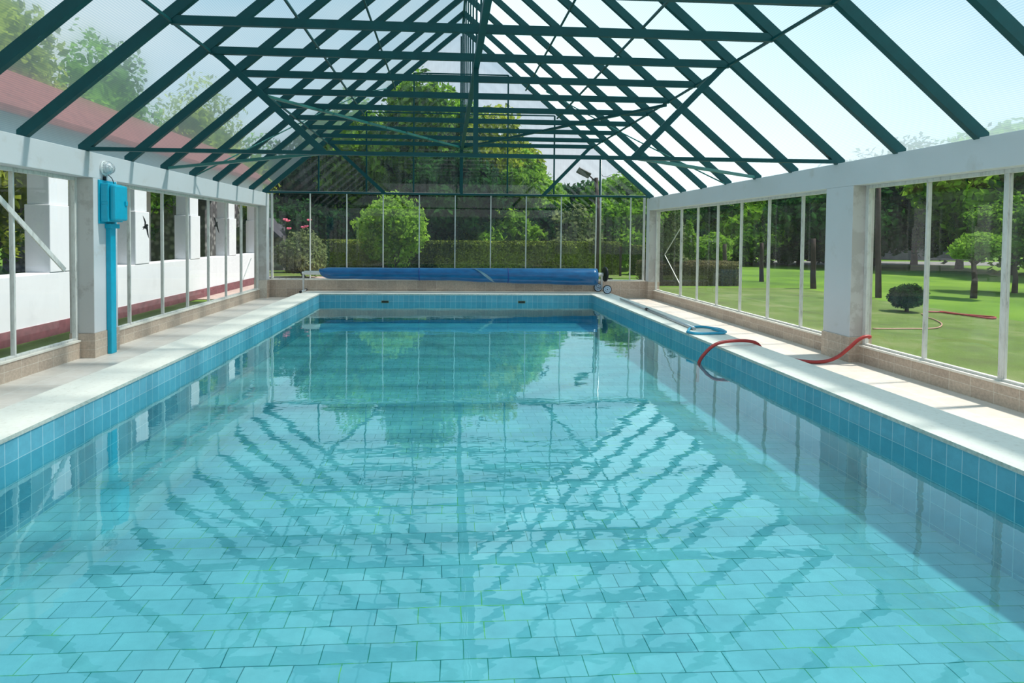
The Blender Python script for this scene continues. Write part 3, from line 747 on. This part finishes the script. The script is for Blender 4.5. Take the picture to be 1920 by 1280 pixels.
# right stand with wheels
st2 = BAR('right_stand', 'alu', (4.68, RYc, 0.14), (4.68, RYc, zt + 0.03), 0.05, 0.05, rl)
TUBE('axle', 'alu', [(4.76, RYc - 0.33, 0.135), (4.66, RYc + 0.30, 0.135)], 0.016, rl, 10)
for (wx, wy) in ((4.76, RYc - 0.36), (4.655, RYc + 0.30)):
    wh = disc('wheel', 'wheel_grey', (wx, wy, 0.135), (0, 1, 0), 0.108, 0.035, rl)
    mb = MB(); c_ = Vector((wx, wy + 0.018, 0.135))
    mb.tube([c_ + Vector((0.119 * math.cos(2 * math.pi * i / 36), 0, 0.119 * math.sin(2 * math.pi * i / 36))) for i in range(37)], 0.016, 10, False)
    mb.build('tyre', 'black', wh, rl.location)
    mb = MB()
    mb.tube([Vector((wx, wy - 0.008, 0.135)), Vector((wx, wy + 0.001, 0.135))], 0.018, 12)
    for q in range(0):  # holes are separate parts below
        a = math.pi * q / 3
        mb.tube([Vector((wx + 0.065 * math.cos(a), wy - 0.003, 0.135 + 0.065 * math.sin(a))), Vector((wx + 0.065 * math.cos(a), wy + 0.001, 0.135 + 0.065 * math.sin(a)))], 0.011, 10)
    mb.build('hub', 'black', wh, rl.location)
    for q in range(6):
        a = math.pi * q / 3 + 0.3
        TUBE('wheel_hole', 'black', [(wx + 0.065 * math.cos(a), wy - 0.003, 0.135 + 0.065 * math.sin(a)), (wx + 0.065 * math.cos(a), wy + 0.001, 0.135 + 0.065 * math.sin(a))], 0.011, wh, 10, rl.location)
hw = disc('handwheel', 'black', (4.755, RYc, zt), (1, 0.14, 0), 0.205, 0.03, rl, 36, [(0, 0.19), (0.01, 0.222), (0.05, 0.222), (0.065, 0.19)])
mb = MB(); mb.tube([(4.80, RYc - 0.02, zt - 0.14), (4.88, RYc - 0.03, zt - 0.14)], 0.010, 10); mb.tube([(4.88, RYc - 0.03, zt - 0.14), (5.0, RYc - 0.045, zt - 0.135)], 0.019, 10); mb.build('crank_handle', 'black', hw, rl.location)

# ------------------------------------------------------------------ pole with net frame lying on the right coping
npn = empty('net_pole', (4.68, 12.5, 0.0))
tag(npn, 'grey telescopic pole with a flat blue net frame lying along the right coping', 'pool net')
p0, p1, p2 = px(1163, 560, Z=.035), px(1214, 580, Z=.03), px(1302, 616, Z=.03)
TUBE('thin_tube', 'alu', [p0, p1], 0.022, npn, 14)
TUBE('thick_tube', 'alu', [p1, p2], 0.031, npn, 14)
TUBE('clamp', 'black', [p1 - (p1 - p0).normalized() * 0.08, p1 + (p1 - p0).normalized() * 0.06], 0.037, npn, 14)
fr_pts = [px(1289, 622, Z=.025), px(1296, 614, Z=.025), px(1318, 612.5, Z=.025), px(1352, 617.5, Z=.025), px(1359, 623.5, Z=.025), px(1340, 624.5, Z=.025), px(1305, 624.8, Z=.025)]
fr_s = smooth_pts(fr_pts + [fr_pts[0]], 6)
TUBE('net_frame', 'net_blue', fr_s, 0.022, npn, 10)
BAR('grip', 'net_blue', px(1336, 615.5, Z=.03), px(1360, 622, Z=.03), 0.06, 0.04, npn)

# ------------------------------------------------------------------ red hose from the pool over the coping to the window
h1 = [Vector((3.86, 8.62, -0.52)), px(1310, 682, Y=8.66), px(1322, 662, Y=8.68), px(1340, 646.5, Y=8.72), px(1362, 640, Y=8.78), px(1395, 638.5, Y=8.86),
      px(1418, 643, Y=8.95), Vector((5.12, 9.0, -0.12)), Vector((5.22, 8.9, -0.172)), px(1507, 677, Z=-.175), px(1545, 677.5, Z=-.17), px(1570, 669, Y=8.42), px(1592, 652, Y=8.36), px(1608, 638, Y=8.34), px(1622, 631, Y=8.33), px(1631, 631, Y=8.34)]
e_ = h1[-1]; h1.append(Vector((WR - 0.05, e_.y, e_.z - 0.01)))
o = TUBE('garden_hose', 'hose', smooth_pts(h1, 8), 0.026, None, 12, (5.2, 8.9, -0.2))
tag(o, 'red hose dipping into the pool, crossing the coping and leaving by the right window', 'hose')

# ------------------------------------------------------------------ outside ground
G = -0.30
def sheet(name, mat, x0, y0, x1, y1, z, th=0.1, lab=None):
    o = B(name, mat, (x0, y0, z - th), (x1, y1, z), None, 0, ((x0 + x1) / 2, (y0 + y1) / 2, z))
    return struct(o)
mb = MB(); X0, X1, Y0_, Y1_ = -70, 110, -30, 130; hx0, hx1, hy0, hy1 = OL + 0.02, OR - 0.02, YN - 0.18, YW + 0.18
for q in ((X0, Y0_, hx0, Y1_), (hx1, Y0_, X1, Y1_), (hx0, Y0_, hx1, hy0), (hx0, hy1, hx1, Y1_)):
    mb.poly([(q[0], q[1], G - .02), (q[2], q[1], G - .02), (q[2], q[3], G - .02), (q[0], q[3], G - .02)])
struct(mb.build('lawn', 'lawn', None, (0, 0, G - .02)))
sheet('grass_border', 'worn_lawn', OR + 0.0, -4, 14.2, 17.85, G, 0.01)
sheet('side_strip', 'worn_lawn', -7.52, -4, OL - 0.0, 17.2, G + 0.01, 0.03)
sheet('paving', 'paving', -11, 17.86, -3.0, 27.6, G + 0.01, 0.03)
sheet('hedge_verge', 'worn_lawn', -11, 27.6, 9.3, 31.5, G, 0.01)
sheet('path', 'road', 22, 43, 70, 50, G + 0.0, 0.02)
sheet('yard_strip', 'worn_lawn', -3.0, 17.86, 14.2, 22.5, G, 0.01)

# ------------------------------------------------------------------ white arcade beside the hall
AX = -7.55
ac = empty('arcade', (AX, 14, G))
tag(ac, 'whitewashed arcade with pillars, parapet and red tiled roof left of the pool hall', 'arcade')
B('parapet', 'arcade_white', (AX - 0.45, 2.0, G), (AX, 24.3, 0.92), ac, 0.02)
B('skirting', 'skirting', (AX - 0.02, 2.0, G), (AX + 0.02, 24.3, -0.03), ac)
B('gallery_floor', 'paving', (AX - 3.3, 2.0, G), (AX - 0.45, 24.3, G + 0.06), ac)
for k in range(-3, 5):
    y = 11.47 + 3.03 * k
    if y < 2.2: continue
    mb = MB(); mb.box((AX - 0.46, y, 0.92), (AX + 0.012, y + 0.66, 2.22), 0.015); mb.box((AX - 0.43, y + 0.03, 2.22), (AX - 0.02, y + 0.60, 3.2), 0.015)
    mb.build('pillar', 'arcade_white', ac)
for y in (4.5, 12.6, 20.9):
    B('rear_post', 'arcade_white', (AX - 3.25, y, G), (AX - 2.95, y + 0.3, 3.3), ac)
B('lintel', 'arcade_white', (AX - 0.45, 2.0, 3.2), (AX, 24.3, 3.75), ac)
B('rear_lintel', 'arcade_white', (AX - 3.3, 2.0, 3.3), (AX - 2.9, 24.3, 3.75), ac)
mb = MB(); mb.prism([(AX + 0.35, 1.8, 3.66), (AX - 1.65, 1.8, 4.95), (AX - 3.7, 1.8, 3.66), (AX - 3.7, 1.8, 3.76), (AX - 1.65, 1.8, 5.08), (AX + 0.35, 1.8, 3.78)], (0, 22.7, 0))
mb.build('roof', 'red_tile', ac)

# ------------------------------------------------------------------ foliage
def leaves(blobs, n, size, rng, core=0.72, flat=0.0, corelumps=True):
    """mesh of small leaf sprays on lumpy ellipsoids; blobs = (centre, radii)"""
    V, F = [], []
    vol = np.array([b[1][0] * b[1][1] + b[1][1] * b[1][2] + b[1][0] * b[1][2] for b in blobs]); vol = vol / vol.sum()
    for (c, r), wv in zip(blobs, vol):
        k = max(10, int(n * wv))
        d = rng.normal(size=(k, 3)); d /= np.linalg.norm(d, axis=1)[:, None]
        lump = 1 + 0.16 * np.sin(d[:, 0] * 5 + c[0]) * np.sin(d[:, 2] * 6 + c[1]) + 0.10 * np.sin(d[:, 1] * 11 + d[:, 0] * 9 + c[2])
        rad = (0.80 + 0.26 * rng.random(k) ** 0.7) * lump
        P = np.array(c) + d * np.array(r) * rad[:, None]
        nn = d + rng.normal(size=(k, 3)) * 0.8; nn /= np.linalg.norm(nn, axis=1)[:, None]
        tt = np.cross(nn, rng.normal(size=(k, 3))); tt /= np.linalg.norm(tt, axis=1)[:, None]
        bb = np.cross(nn, tt)
        s = size * (0.6 + 0.8 * rng.random(k))[:, None]
        base = len(V) and sum(len(x) for x in V)
        quad = np.stack([P - tt * s - bb * s * .15, P - bb * s * .55 + nn * s * .12, P + tt * s, P + bb * s * .55 + nn * s * .12], axis=1).reshape(-1, 3)
        idx = np.arange(k * 4).reshape(-1, 4) + (base or 0)
        V.append(quad); F.append(idx)
    V = np.concatenate(V); F = [tuple(f) for f in np.concatenate(F).tolist()]
    if corelumps:
        nb = len(V); extra = []
        for (c, r) in blobs:
            bm = bmesh.new(); bmesh.ops.create_icosphere(bm, subdivisions=3, radius=1)
            st = nb + len(extra)
            for v in bm.verts:
                d = v.co.normalized()
                l = core * (1 + 0.18 * math.sin(d.x * 7 + c[0]) * math.sin(d.z * 8 + c[1]) + 0.08 * math.sin(d.y * 15))
                extra.append((c[0] + d.x * r[0] * l, c[1] + d.y * r[1] * l, c[2] + d.z * r[2] * l))
            for f in bm.faces: F.append(tuple(st + v.index for v in f.verts))
            bm.free()
        V = np.concatenate([V, np.array(extra)])
    return V, F

def fol_mesh(name, blobs, n, size, seed, origin, core=0.72, corelumps=True):
    V, F = leaves(blobs, n, size, np.random.default_rng(seed), core, 0, corelumps)
    V = V - np.array(origin)
    me = bpy.data.meshes.new(name); me.from_pydata(V.tolist(), [], F); me.update()
    return me

def tree(name, base, H, spread, mat, lab, cat='tree', group=None, n=7000, size=0.16, seed=1, trunk_h=None, trunk_r=0.15, nb=7, squash=1.0, low=0.3):
    base = Vector(base); rg = random.Random(seed)
    r = empty(name, base); tag(r, lab, cat, group)
    th = trunk_h if trunk_h is not None else H * low
    blobs = []
    ch = H - th
    blobs.append(((base.x, base.y, base.z + th + ch * 0.5), (spread * 0.62, spread * 0.62, ch * 0.5)))
    for i in range(nb):
        a = 2 * math.pi * i / nb + rg.uniform(-.4, .4); f = rg.uniform(0.35, 0.65)
        zz = th + ch * rg.uniform(0.22, 0.78); rr = spread * rg.uniform(0.34, 0.5)
        blobs.append(((base.x + spread * f * math.cos(a), base.y + spread * f * math.sin(a), base.z + zz), (rr, rr, rr * rg.uniform(0.65, 0.95) * squash)))
    me = fol_mesh('foliage', blobs, n, size, seed, base)
    link('foliage', me, mat, r)
    mb = MB(); top = base + Vector((rg.uniform(-.2, .2), 0, th + ch * 0.45))
    mb.tube([base - Vector((0, 0, 0.1)), base + Vector((0.03, 0, th * 0.5)), base + Vector((-.02, 0.02, th)), top], [trunk_r * 1.25, trunk_r, trunk_r * 0.8, trunk_r * 0.3], 10)
    for i in range(4):
        a = 2 * math.pi * i / 4 + 0.5; s = base + Vector((0, 0, th * 0.92))
        mb.tube([s, s + Vector((spread * .3 * math.cos(a), spread * .3 * math.sin(a), ch * .25)), s + Vector((spread * .5 * math.cos(a), spread * .5 * math.sin(a), ch * .42))], [trunk_r * .5, trunk_r * .3, trunk_r * .12], 7)
    mb.build('trunk', 'bark', r)
    return r

def at(u, Y, z=G):
    """ground point on picture column u at distance Y"""
    p = px(u, 441, Y=Y); return (p.x, Y, z)
def topz(u, v, Y): return px(u, v, Y=Y).z - G

# the big trees behind the hedge, seen through the gable
for u, vt, Y, sp, mat, lab, sd, sz in [
    (790, 158, 40, 4.6, 'leaf_mid', 'tallest broad green tree behind the hedge, rising into the gable', 11, 0.30),
    (925, 212, 38, 3.6, 'leaf_yellow', 'tall yellow green tree to the right of the gable centre post', 12, 0.26),
    (680, 190, 43, 4.6, 'leaf_mid', 'tall leafy tree left of the gable centre, behind the lime bush', 13, 0.28),
    (575, 262, 44, 4.6, 'leaf_dark', 'dark tree behind the rose bush at the left end of the gable', 14, 0.28),
    (985, 300, 36, 2.4, 'leaf_lime', 'bright yellow green tree right of centre above the hedge', 15, 0.22),
    (860, 280, 34, 3.6, 'leaf_dark', 'dark low crown behind the gable centre post', 16, 0.24),
    (1080, 344, 52, 4.6, 'leaf_dark', 'small distant tree left of the street lamp', 17, 0.30),
    (1168, 334, 46, 3.6, 'leaf_mid', 'rounded tree right of the street lamp', 18, 0.28)]:
    b_ = at(u, Y); tree('leafy_tree', b_, topz(u, vt, Y), sp, mat, lab, 'tree', 'trees behind the hedge', n=11000, size=sz * 0.8, seed=sd, low=0.16, nb=9, trunk_r=0.25)
# understorey shrubs right behind the hedge
for u, vt, Y, sp, mat, lab, sd in [
    (900, 380, 33, 2.3, 'leaf_mid', 'green shrub behind the hedge just right of the centre post', 21),
    (965, 395, 33, 1.9, 'leaf_lime', 'light green shrub behind the hedge beside the swallow decal', 22),
    (1020, 388, 33.5, 2.0, 'leaf_dark', 'dark green shrub behind the hedge under the swallow decal', 23),
    (1080, 395, 33, 2.3, 'leaf_grey', 'grey green shrub behind the hedge left of the lamp pole', 24),
    (1150, 380, 34, 2.4, 'leaf_mid', 'green shrub behind the hedge right of the lamp pole', 25),
    (620, 400, 35, 2.6, 'leaf_dark', 'dark shrub behind the rose bush', 26),
    (845, 400, 35, 2.4, 'leaf_dark', 'dark shrub behind the hedge left of the centre post', 27),
    (540, 380, 37, 3.0, 'leaf_dark', 'dark thicket at the left edge of the far windows', 28),
    (1205, 400, 36, 2.4, 'leaf_mid', 'green shrub behind the right end of the far windows', 29)]:
    b_ = at(u, Y); tree('tall_shrub', b_, topz(u, vt, Y), sp, mat, lab, 'shrub', 'shrubs behind the hedge', n=4500, size=0.17, seed=sd, trunk_h=0.3, nb=6, trunk_r=0.08)
# light green bush in front of the hedge
b_ = at(742, 28.6); tree('lime_bush', b_, topz(742, 366, 28.6), 1.95, 'leaf_lime', 'bright lime green bush in front of the clipped hedge', 'bush', None, n=9000, size=0.10, seed=31, trunk_h=0.5, nb=9, trunk_r=0.06)
# rose bush
b_ = Vector(at(566, 26.8)); rb = tree('rose_bush', b_, 2.15, 1.35, 'leaf_grey', 'rose bush with pink blooms at the left end of the far windows', 'rose bush', None, n=5200, size=0.08, seed=32, trunk_h=0.2, nb=11, trunk_r=0.04)
for (u, v) in ((534, 411.5), (541, 428.5), (574, 424), (579, 412.5), (568, 426), (539, 414)):
    c_ = px(u, v, Y=26.2); mb = MB()
    for q in range(9):
        a = q * 2.4; rr = 0.035 + 0.006 * q
        mb.tube([c_ + Vector((0.02 * math.cos(a), 0.02 * math.sin(a), -0.04)), c_ + Vector((rr * math.cos(a), rr * math.sin(a), 0.02)), c_ + Vector((rr * 1.5 * math.cos(a), rr * 1.5 * math.sin(a), 0.03))], [0.012, 0.045, 0.01], 6)
    mb.build('bloom', 'petal', rb)
    TUBE('stem', 'leaf_dark', [c_ + Vector((0.05, 0.3, -0.7)), c_ + Vector((0, 0.02, -0.3)), c_ + Vector((0, 0, -0.03))], 0.01, rb, 6)

def hedge(name, x0, x1, y0, y1, h, mat, lab, n, seed, size=0.09):
    rg = np.random.default_rng(seed); c = Vector(((x0 + x1) / 2, (y0 + y1) / 2, G))
    k = n; P = np.empty((k, 3)); N = np.empty((k, 3))
    face = rg.random(k)
    P[:, 0] = rg.uniform(x0, x1, k); P[:, 1] = rg.uniform(y0, y1, k); P[:, 2] = rg.uniform(0, h, k) + G
    f_ = face < 0.55; P[f_, 1] = y0 - rg.random(f_.sum()) * 0.12; N[:] = (0, 0, 1); N[f_] = (0, -1, 0)
    t_ = (face >= 0.55) & (face < 0.9); P[t_, 2] = G + h + rg.random(t_.sum()) * 0.10
    e_ = face >= 0.9; P[e_, 0] = np.where(rg.random(e_.sum()) < .5, x0, x1); N[e_] = (1, 0, 0)
    nn = N + rg.normal(size=(k, 3)) * 0.8; nn /= np.linalg.norm(nn, axis=1)[:, None]
    tt = np.cross(nn, rg.normal(size=(k, 3))); tt /= np.linalg.norm(tt, axis=1)[:, None]; bb = np.cross(nn, tt); s = size
    V = np.stack([P - tt * s, P - bb * s * .5, P + tt * s, P + bb * s * .5], axis=1).reshape(-1, 3)
    F = np.arange(k * 4).reshape(-1, 4).tolist()
    core = [(x, y, z) for x in (x0 + .1, x1 - .1) for y in (y0 + .08, y1 - .08) for z in (G - .02, G + h - .05)]
    nb = len(V); V = np.concatenate([V, np.array(core)])
    F += [[nb + i for i in f] for f in [(0, 1, 3, 2), (4, 6, 7, 5), (0, 4, 5, 1), (2, 3, 7, 6), (0, 2, 6, 4), (1, 5, 7, 3)]]
    V = V - np.array(c); me = bpy.data.meshes.new('hedge'); me.from_pydata(V.tolist(), [], F); me.update()
    o = link(name, me, mat); o.location = c; tag(o, lab, 'hedge'); return o
hedge('clipped_hedge', -8.2, 9.15, 30.0, 31.3, 1.62, 'leaf_hedge', 'long clipped green hedge beyond the far windows', 26000, 41, 0.07)
hedge('clipped_hedge', 9.95, 12.6, 30.0, 31.2, 1.45, 'leaf_hedge', 'short clipped hedge past the gap, behind the far right corner', 4000, 42, 0.07)
hedge('low_hedge', 8.3, 12.3, 23.6, 24.9, 0.9, 'leaf_brown', 'low brownish hedge on the lawn outside the far end of the right windows', 9000, 43, 0.05)
b_ = at(1292, 25.5); tree('young_conifer', b_, 2.7, 0.45, 'leaf_lime', 'slim yellow green sapling behind the low brownish hedge', 'sapling', None, n=2600, size=0.07, seed=44, trunk_h=0.2, nb=6, trunk_r=0.03)
b_ = at(1260, 24.2); tree('grey_shrub', b_, 3.1, 0.75, 'leaf_grey', 'grey green shrub behind the crossed rods of the right windows', 'shrub', None, n=3500, size=0.07, seed=45, trunk_h=0.2, nb=6, trunk_r=0.04)

# forest edge beyond the lawn on the right
fr = [(1262, 384, 50, 4.5, 'leaf_mid', 'far tree at the lawn edge beside the grey shrub'), (1322, 386, 47, 4.2, 'leaf_dark', 'far dark tree in the third pane of the right windows'),
      (1385, 390, 45, 4.0, 'leaf_mid', 'far green tree behind the leftmost wooden post'), (1440, 380, 45, 4.2, 'leaf_mid', 'far green tree between the two nearest wooden posts'),
      (1500, 350, 42, 4.4, 'leaf_dark', 'far very dark tree behind the bare wooden post'), (1560, 330, 40, 4.6, 'leaf_dark', 'far dark tree partly hidden by the right column'),
      (1640, 290, 42, 5.0, 'leaf_dark', 'tall dark tree at the left edge of the near right window'), (1715, 270, 44, 4.6, 'leaf_dark', 'tall dark tree behind the grey shed'),
      (1800, 262, 38, 4.6, 'leaf_mid', 'tall green tree right of the grey shed'), (1890, 240, 32, 4.8, 'leaf_mid', 'tall green tree at the right edge of the picture'),
      (1990, 230, 30, 4.8, 'leaf_dark', 'tall dark tree just past the right edge'), (2110, 220, 30, 5.0, 'leaf_mid', 'tall green tree past the right edge behind the near glass')]
for i, (u, vt, Y, sp, mat, lab) in enumerate(fr):
    tree('leafy_tree', at(u, Y), topz(u, vt, Y), sp, mat, lab, 'tree', 'trees beyond the lawn', n=8500, size=0.24, seed=60 + i, low=0.12, nb=9, trunk_r=0.22)
for i, (u, vt, Y, sp, mat, lab) in enumerate([(1335, 440, 40, 1.6, 'leaf_lime', 'small light tree at the lawn edge, third pane of the right windows'), (1410, 425, 41, 2.2, 'leaf_mid', 'leafy undergrowth behind the leftmost wooden post'),
      (1478, 448, 41, 1.8, 'leaf_dark', 'dark undergrowth at the lawn edge between the posts'), (1550, 445, 40, 2.0, 'leaf_dark', 'dark undergrowth at the lawn edge by the right column'), (1300, 430, 42, 2.0, 'leaf_dark', 'dark undergrowth behind the slim sapling')]):
    tree('undergrowth_shrub', at(u, Y), topz(u, vt, Y), sp, mat, lab, 'shrub', 'undergrowth beyond the lawn', n=3000, size=0.16, seed=90 + i, trunk_h=0.3, nb=6, trunk_r=0.06)
# young trees on the near lawn
def young(u, v, Yg, H, th, sp, mat, lab, seed, tr=0.09, n=2600, size=0.07):
    p = px(u, v, Z=G); tree('young_tree', p, H, sp, mat, lab, 'tree', 'young trees on the lawn', n=n, size=size, seed=seed, trunk_h=th, nb=7, trunk_r=tr, squash=0.8)
young(1825, 558, 19, 2.2, 1.25, 0.85, 'leaf_lime', 'young tree with a light crown and dark trunk in the near right window', 101, 0.085)
young(1902, 548, 22, 3.6, 1.1, 1.7, 'leaf_mid', 'bushy young tree at the right edge of the near right window', 102, 0.08, 5000)
young(1795, 498, 35, 2.6, 1.1, 1.2, 'leaf_lime', 'small pale tree by the grey path beyond the lawn', 103, 0.05, 2600, 0.09)
# round clipped shrub
p = px(1700, 584, Z=G)
rs_ = empty('round_shrub', p); tag(rs_, 'low rounded dark green shrub on the lawn by the right column', 'shrub')
link('foliage', fol_mesh('foliage', [((p.x, p.y, p.z + 0.42), (0.40, 0.40, 0.30)), ((p.x + .12, p.y, p.z + 0.48), (0.30, 0.3, 0.22)), ((p.x - .14, p.y, p.z + 0.36), (0.26, 0.26, 0.2))], 5200, 0.035, 105, p), 'leaf_dark', rs_)
TUBE('trunk', 'bark', [p, p + Vector((0, 0, 0.3))], 0.05, rs_, 8)
# posts and trunks
for u, v, vt, r_, nm, lab in [(1428, 527, 455, 0.095, 'wooden_post', 'dark wooden post on the lawn in the middle of the right windows'), (1525, 540, 447, 0.105, 'tree_trunk', 'dark shaggy trunk on the lawn in the last pane before the right column'),
                              (1359, 510, 457, 0.12, 'wooden_post', 'dark wooden post rising behind the low brownish hedge'),
                              (1647, 557, 350, 0.09, 'tree_trunk', 'dark trunk right beside the frame of the near right window'), ]:
    p = px(u, v, Z=G); q_ = px(u, vt, Y=p.y)
    pts = [p + Vector((0, 0, -0.05))] + [p.lerp(q_, f) + Vector((rnd.uniform(-.02, .02), 0, 0)) for f in (0.25, 0.5, 0.75)] + [q_]
    o = TUBE(nm, 'wood_post', pts, [r_ * 1.1, r_, r_ * .95, r_ * .9, r_ * .85], None, 10, p); tag(o, lab, 'post' if 'post' in nm else 'tree trunk')
# street lamp
pb_ = Vector(at(1121, 28.0)); tz = px(1118, 333, Y=28.0)
sl = empty('street_lamp', pb_); tag(sl, 'brown street lamp pole with one slanted lamp head seen above the hedge', 'street lamp')
TUBE('pole', 'wood_post', [pb_, pb_ + Vector((0.02, 0, 2.5)), Vector((tz.x, 28, tz.z))], [0.13, 0.12, 0.09], sl, 12)
hd0, hd1 = px(1106, 330, Y=28.0), px(1083, 318, Y=28.0)
BAR('bracket', 'wood_post', px(1121, 337, Y=28.0), px(1110, 337, Y=28.0), 0.12, 0.10, sl)
TUBE('arm', 'wood_post', [px(1112, 336, Y=28.0), hd0], 0.035, sl, 8)
mb = MB(); mb.bar(hd0, hd1, 0.32, 0.09, up=(0, 0.75, 0.65), bevel=0.02); mb.build('lamp_head', 'black', sl)
TUBE('service_wire', 'black', smooth_pts([px(1127, 322, Y=27.9), px(1130, 330, Y=27.9), px(1138, 331, Y=27.9), px(1147, 327, Y=27.9)], 4), 0.012, sl, 6)
pg = Vector(at(1126, 25.0))
o = TUBE('metal_pole', 'alu', [pg, Vector(tuple(px(1127, 290, Y=25.0)))], 0.035, None, 10, pg); tag(o, 'slim grey pole rising beside the street lamp', 'pole')
# fence post in the hedge gap
p = Vector(at(1164, 29.0)); o = B('fence_post', 'wood_post', (p.x - .05, p.y - .05, G), (p.x + .05, p.y + .05, G + 1.5), None, .005, p); tag(o, 'short dark post at the right end of the clipped hedge', 'post')

# hoses on the lawn
o = TUBE('coiled_hose', 'hose', smooth_pts([px(1738, 584, Z=G + .03), px(1765, 585, Z=G + .03), px(1790, 588, Z=G + .03), px(1862, 594, Z=G + .03), px(1850, 596, Z=G + .03), px(1780, 586, Z=G + .03), px(1762, 584, Z=G + .03)], 8), 0.022, None, 8, px(1765, 585, Z=G)); tag(o, 'red hose lying in folds on the lawn', 'hose')
o = TUBE('thin_hose', 'hose_pale', smooth_pts([px(1636, 616, Z=G + .02), px(1700, 616, Z=G + .02), px(1752, 615, Z=G + .02), px(1766, 608, Z=G + .02), px(1755, 600, Z=G + .02), px(1738, 594, Z=G + .02), px(1728, 588, Z=G + .02)], 8), 0.014, None, 8, px(1700, 616, Z=G)); tag(o, 'thin faded hose curving over the lawn below the round shrub', 'hose')

# grey shed behind the lawn on the right
c_ = Vector(at(1765, 54)); sh = empty('shed', c_); tag(sh, 'grey shed with a dark roof beyond the lawn, behind trees', 'shed')
B('wall', 'shed_wall', (c_.x - 4.5, 54, G), (c_.x + 4.5, 59, 3.6), sh)
mb = MB(); mb.prism([(c_.x - 5.2, 53.2, 3.5), (c_.x - 5.2, 56.5, 5.4), (c_.x - 5.2, 59.8, 3.5), (c_.x - 5.2, 59.8, 3.7), (c_.x - 5.2, 56.5, 5.6), (c_.x - 5.2, 53.2, 3.7)], (10.4, 0, 0)); mb.build('roof', 'slate', sh)

# behind the arcade: stone house and trees
c_ = Vector((-17.5, 34, G)); ho = empty('stone_house', c_); tag(ho, 'grey rubble stone building seen between the arcade pillars', 'building')
B('wall', 'stone', (-22, 30, G), (-12.2, 37, 3.4), ho)
mb = MB(); mb.prism([(-22.5, 29.4, 3.3), (-22.5, 33.5, 5.6), (-22.5, 37.6, 3.3), (-22.5, 37.6, 3.5), (-22.5, 33.5, 5.8), (-22.5, 29.4, 3.5)], (10.8, 0, 0)); mb.build('roof', 'slate', ho)
c_ = Vector((-9.9, 33.5, G)); ho = empty('stone_hut', c_); tag(ho, 'low dark roofed stone hut behind the rose bush', 'building')
B('wall', 'stone', (-12.0, 32.4, G), (-9.0, 36, 1.6), ho)
mb = MB(); mb.prism([(-12.3, 32.0, 1.5), (-9.0, 32.0, 1.5), (-10.2, 32.0, 2.6)], (0, 4.5, 0)); mb.build('roof', 'slate', ho)
for i, (x, y, h_, sp, mat, lab) in enumerate([(-14.5, 16.0, 5.2, 2.6, 'leaf_yellow', 'olive yellow tree behind the arcade in the nearest left panes'), (-17.5, 22.5, 6.5, 3.2, 'leaf_mid', 'green tree behind the arcade beyond the second pillar'),
        (-15.5, 26.5, 4.2, 2.2, 'leaf_mid', 'small green tree behind the arcade by the stone building'), (-20, 17, 10.5, 4.4, 'leaf_dark', 'large dark tree far behind the arcade'), (-21, 27.5, 11.5, 4.8, 'leaf_mid', 'tall tree over the stone building behind the arcade'),
        (-14.6, 8.0, 9.2, 3.4, 'leaf_yellow', 'olive crown rising over the nearest end of the arcade roof'), (-15.0, 13.6, 9.8, 3.5, 'leaf_mid', 'green crown above the arcade roof near the first pillar'),
        (-14.9, 19.8, 9.9, 3.6, 'leaf_yellow', 'olive crown above the arcade roof over the second pillar'), (-15.0, 26.2, 10.4, 3.7, 'leaf_mid', 'green crown above the arcade roof over the fourth pillar'), (-15, 36.0, 10.8, 4.0, 'leaf_yellow', 'olive crown beyond the far end of the arcade'),
        (-20, 42, 9.5, 4.6, 'leaf_dark', 'dark tree beyond the stone building'), (-13.5, 44, 9.0, 4.0, 'leaf_mid', 'green tree behind the stone hut'), (-17.5, 11.5, 9.0, 3.4, 'leaf_mid', 'green tree rising over the near arcade roof')]):
    tree('garden_tree', (x, y, G), h_, sp, mat, lab, 'tree', 'trees behind the arcade', n=8000, size=0.15, seed=120 + i, low=0.12, nb=9, trunk_r=0.16)
bn = empty('bench', (-13.0, 21.0, G)); tag(bn, 'long white bench on the grass behind the arcade', 'bench')
B('seat', 'white_tube', (-13.3, 17.5, 0.12), (-12.9, 24.5, 0.19), bn)
for y in (17.8, 21.0, 24.1): B('leg', 'white_tube', (-13.25, y, G), (-12.95, y + 0.12, 0.12), bn)
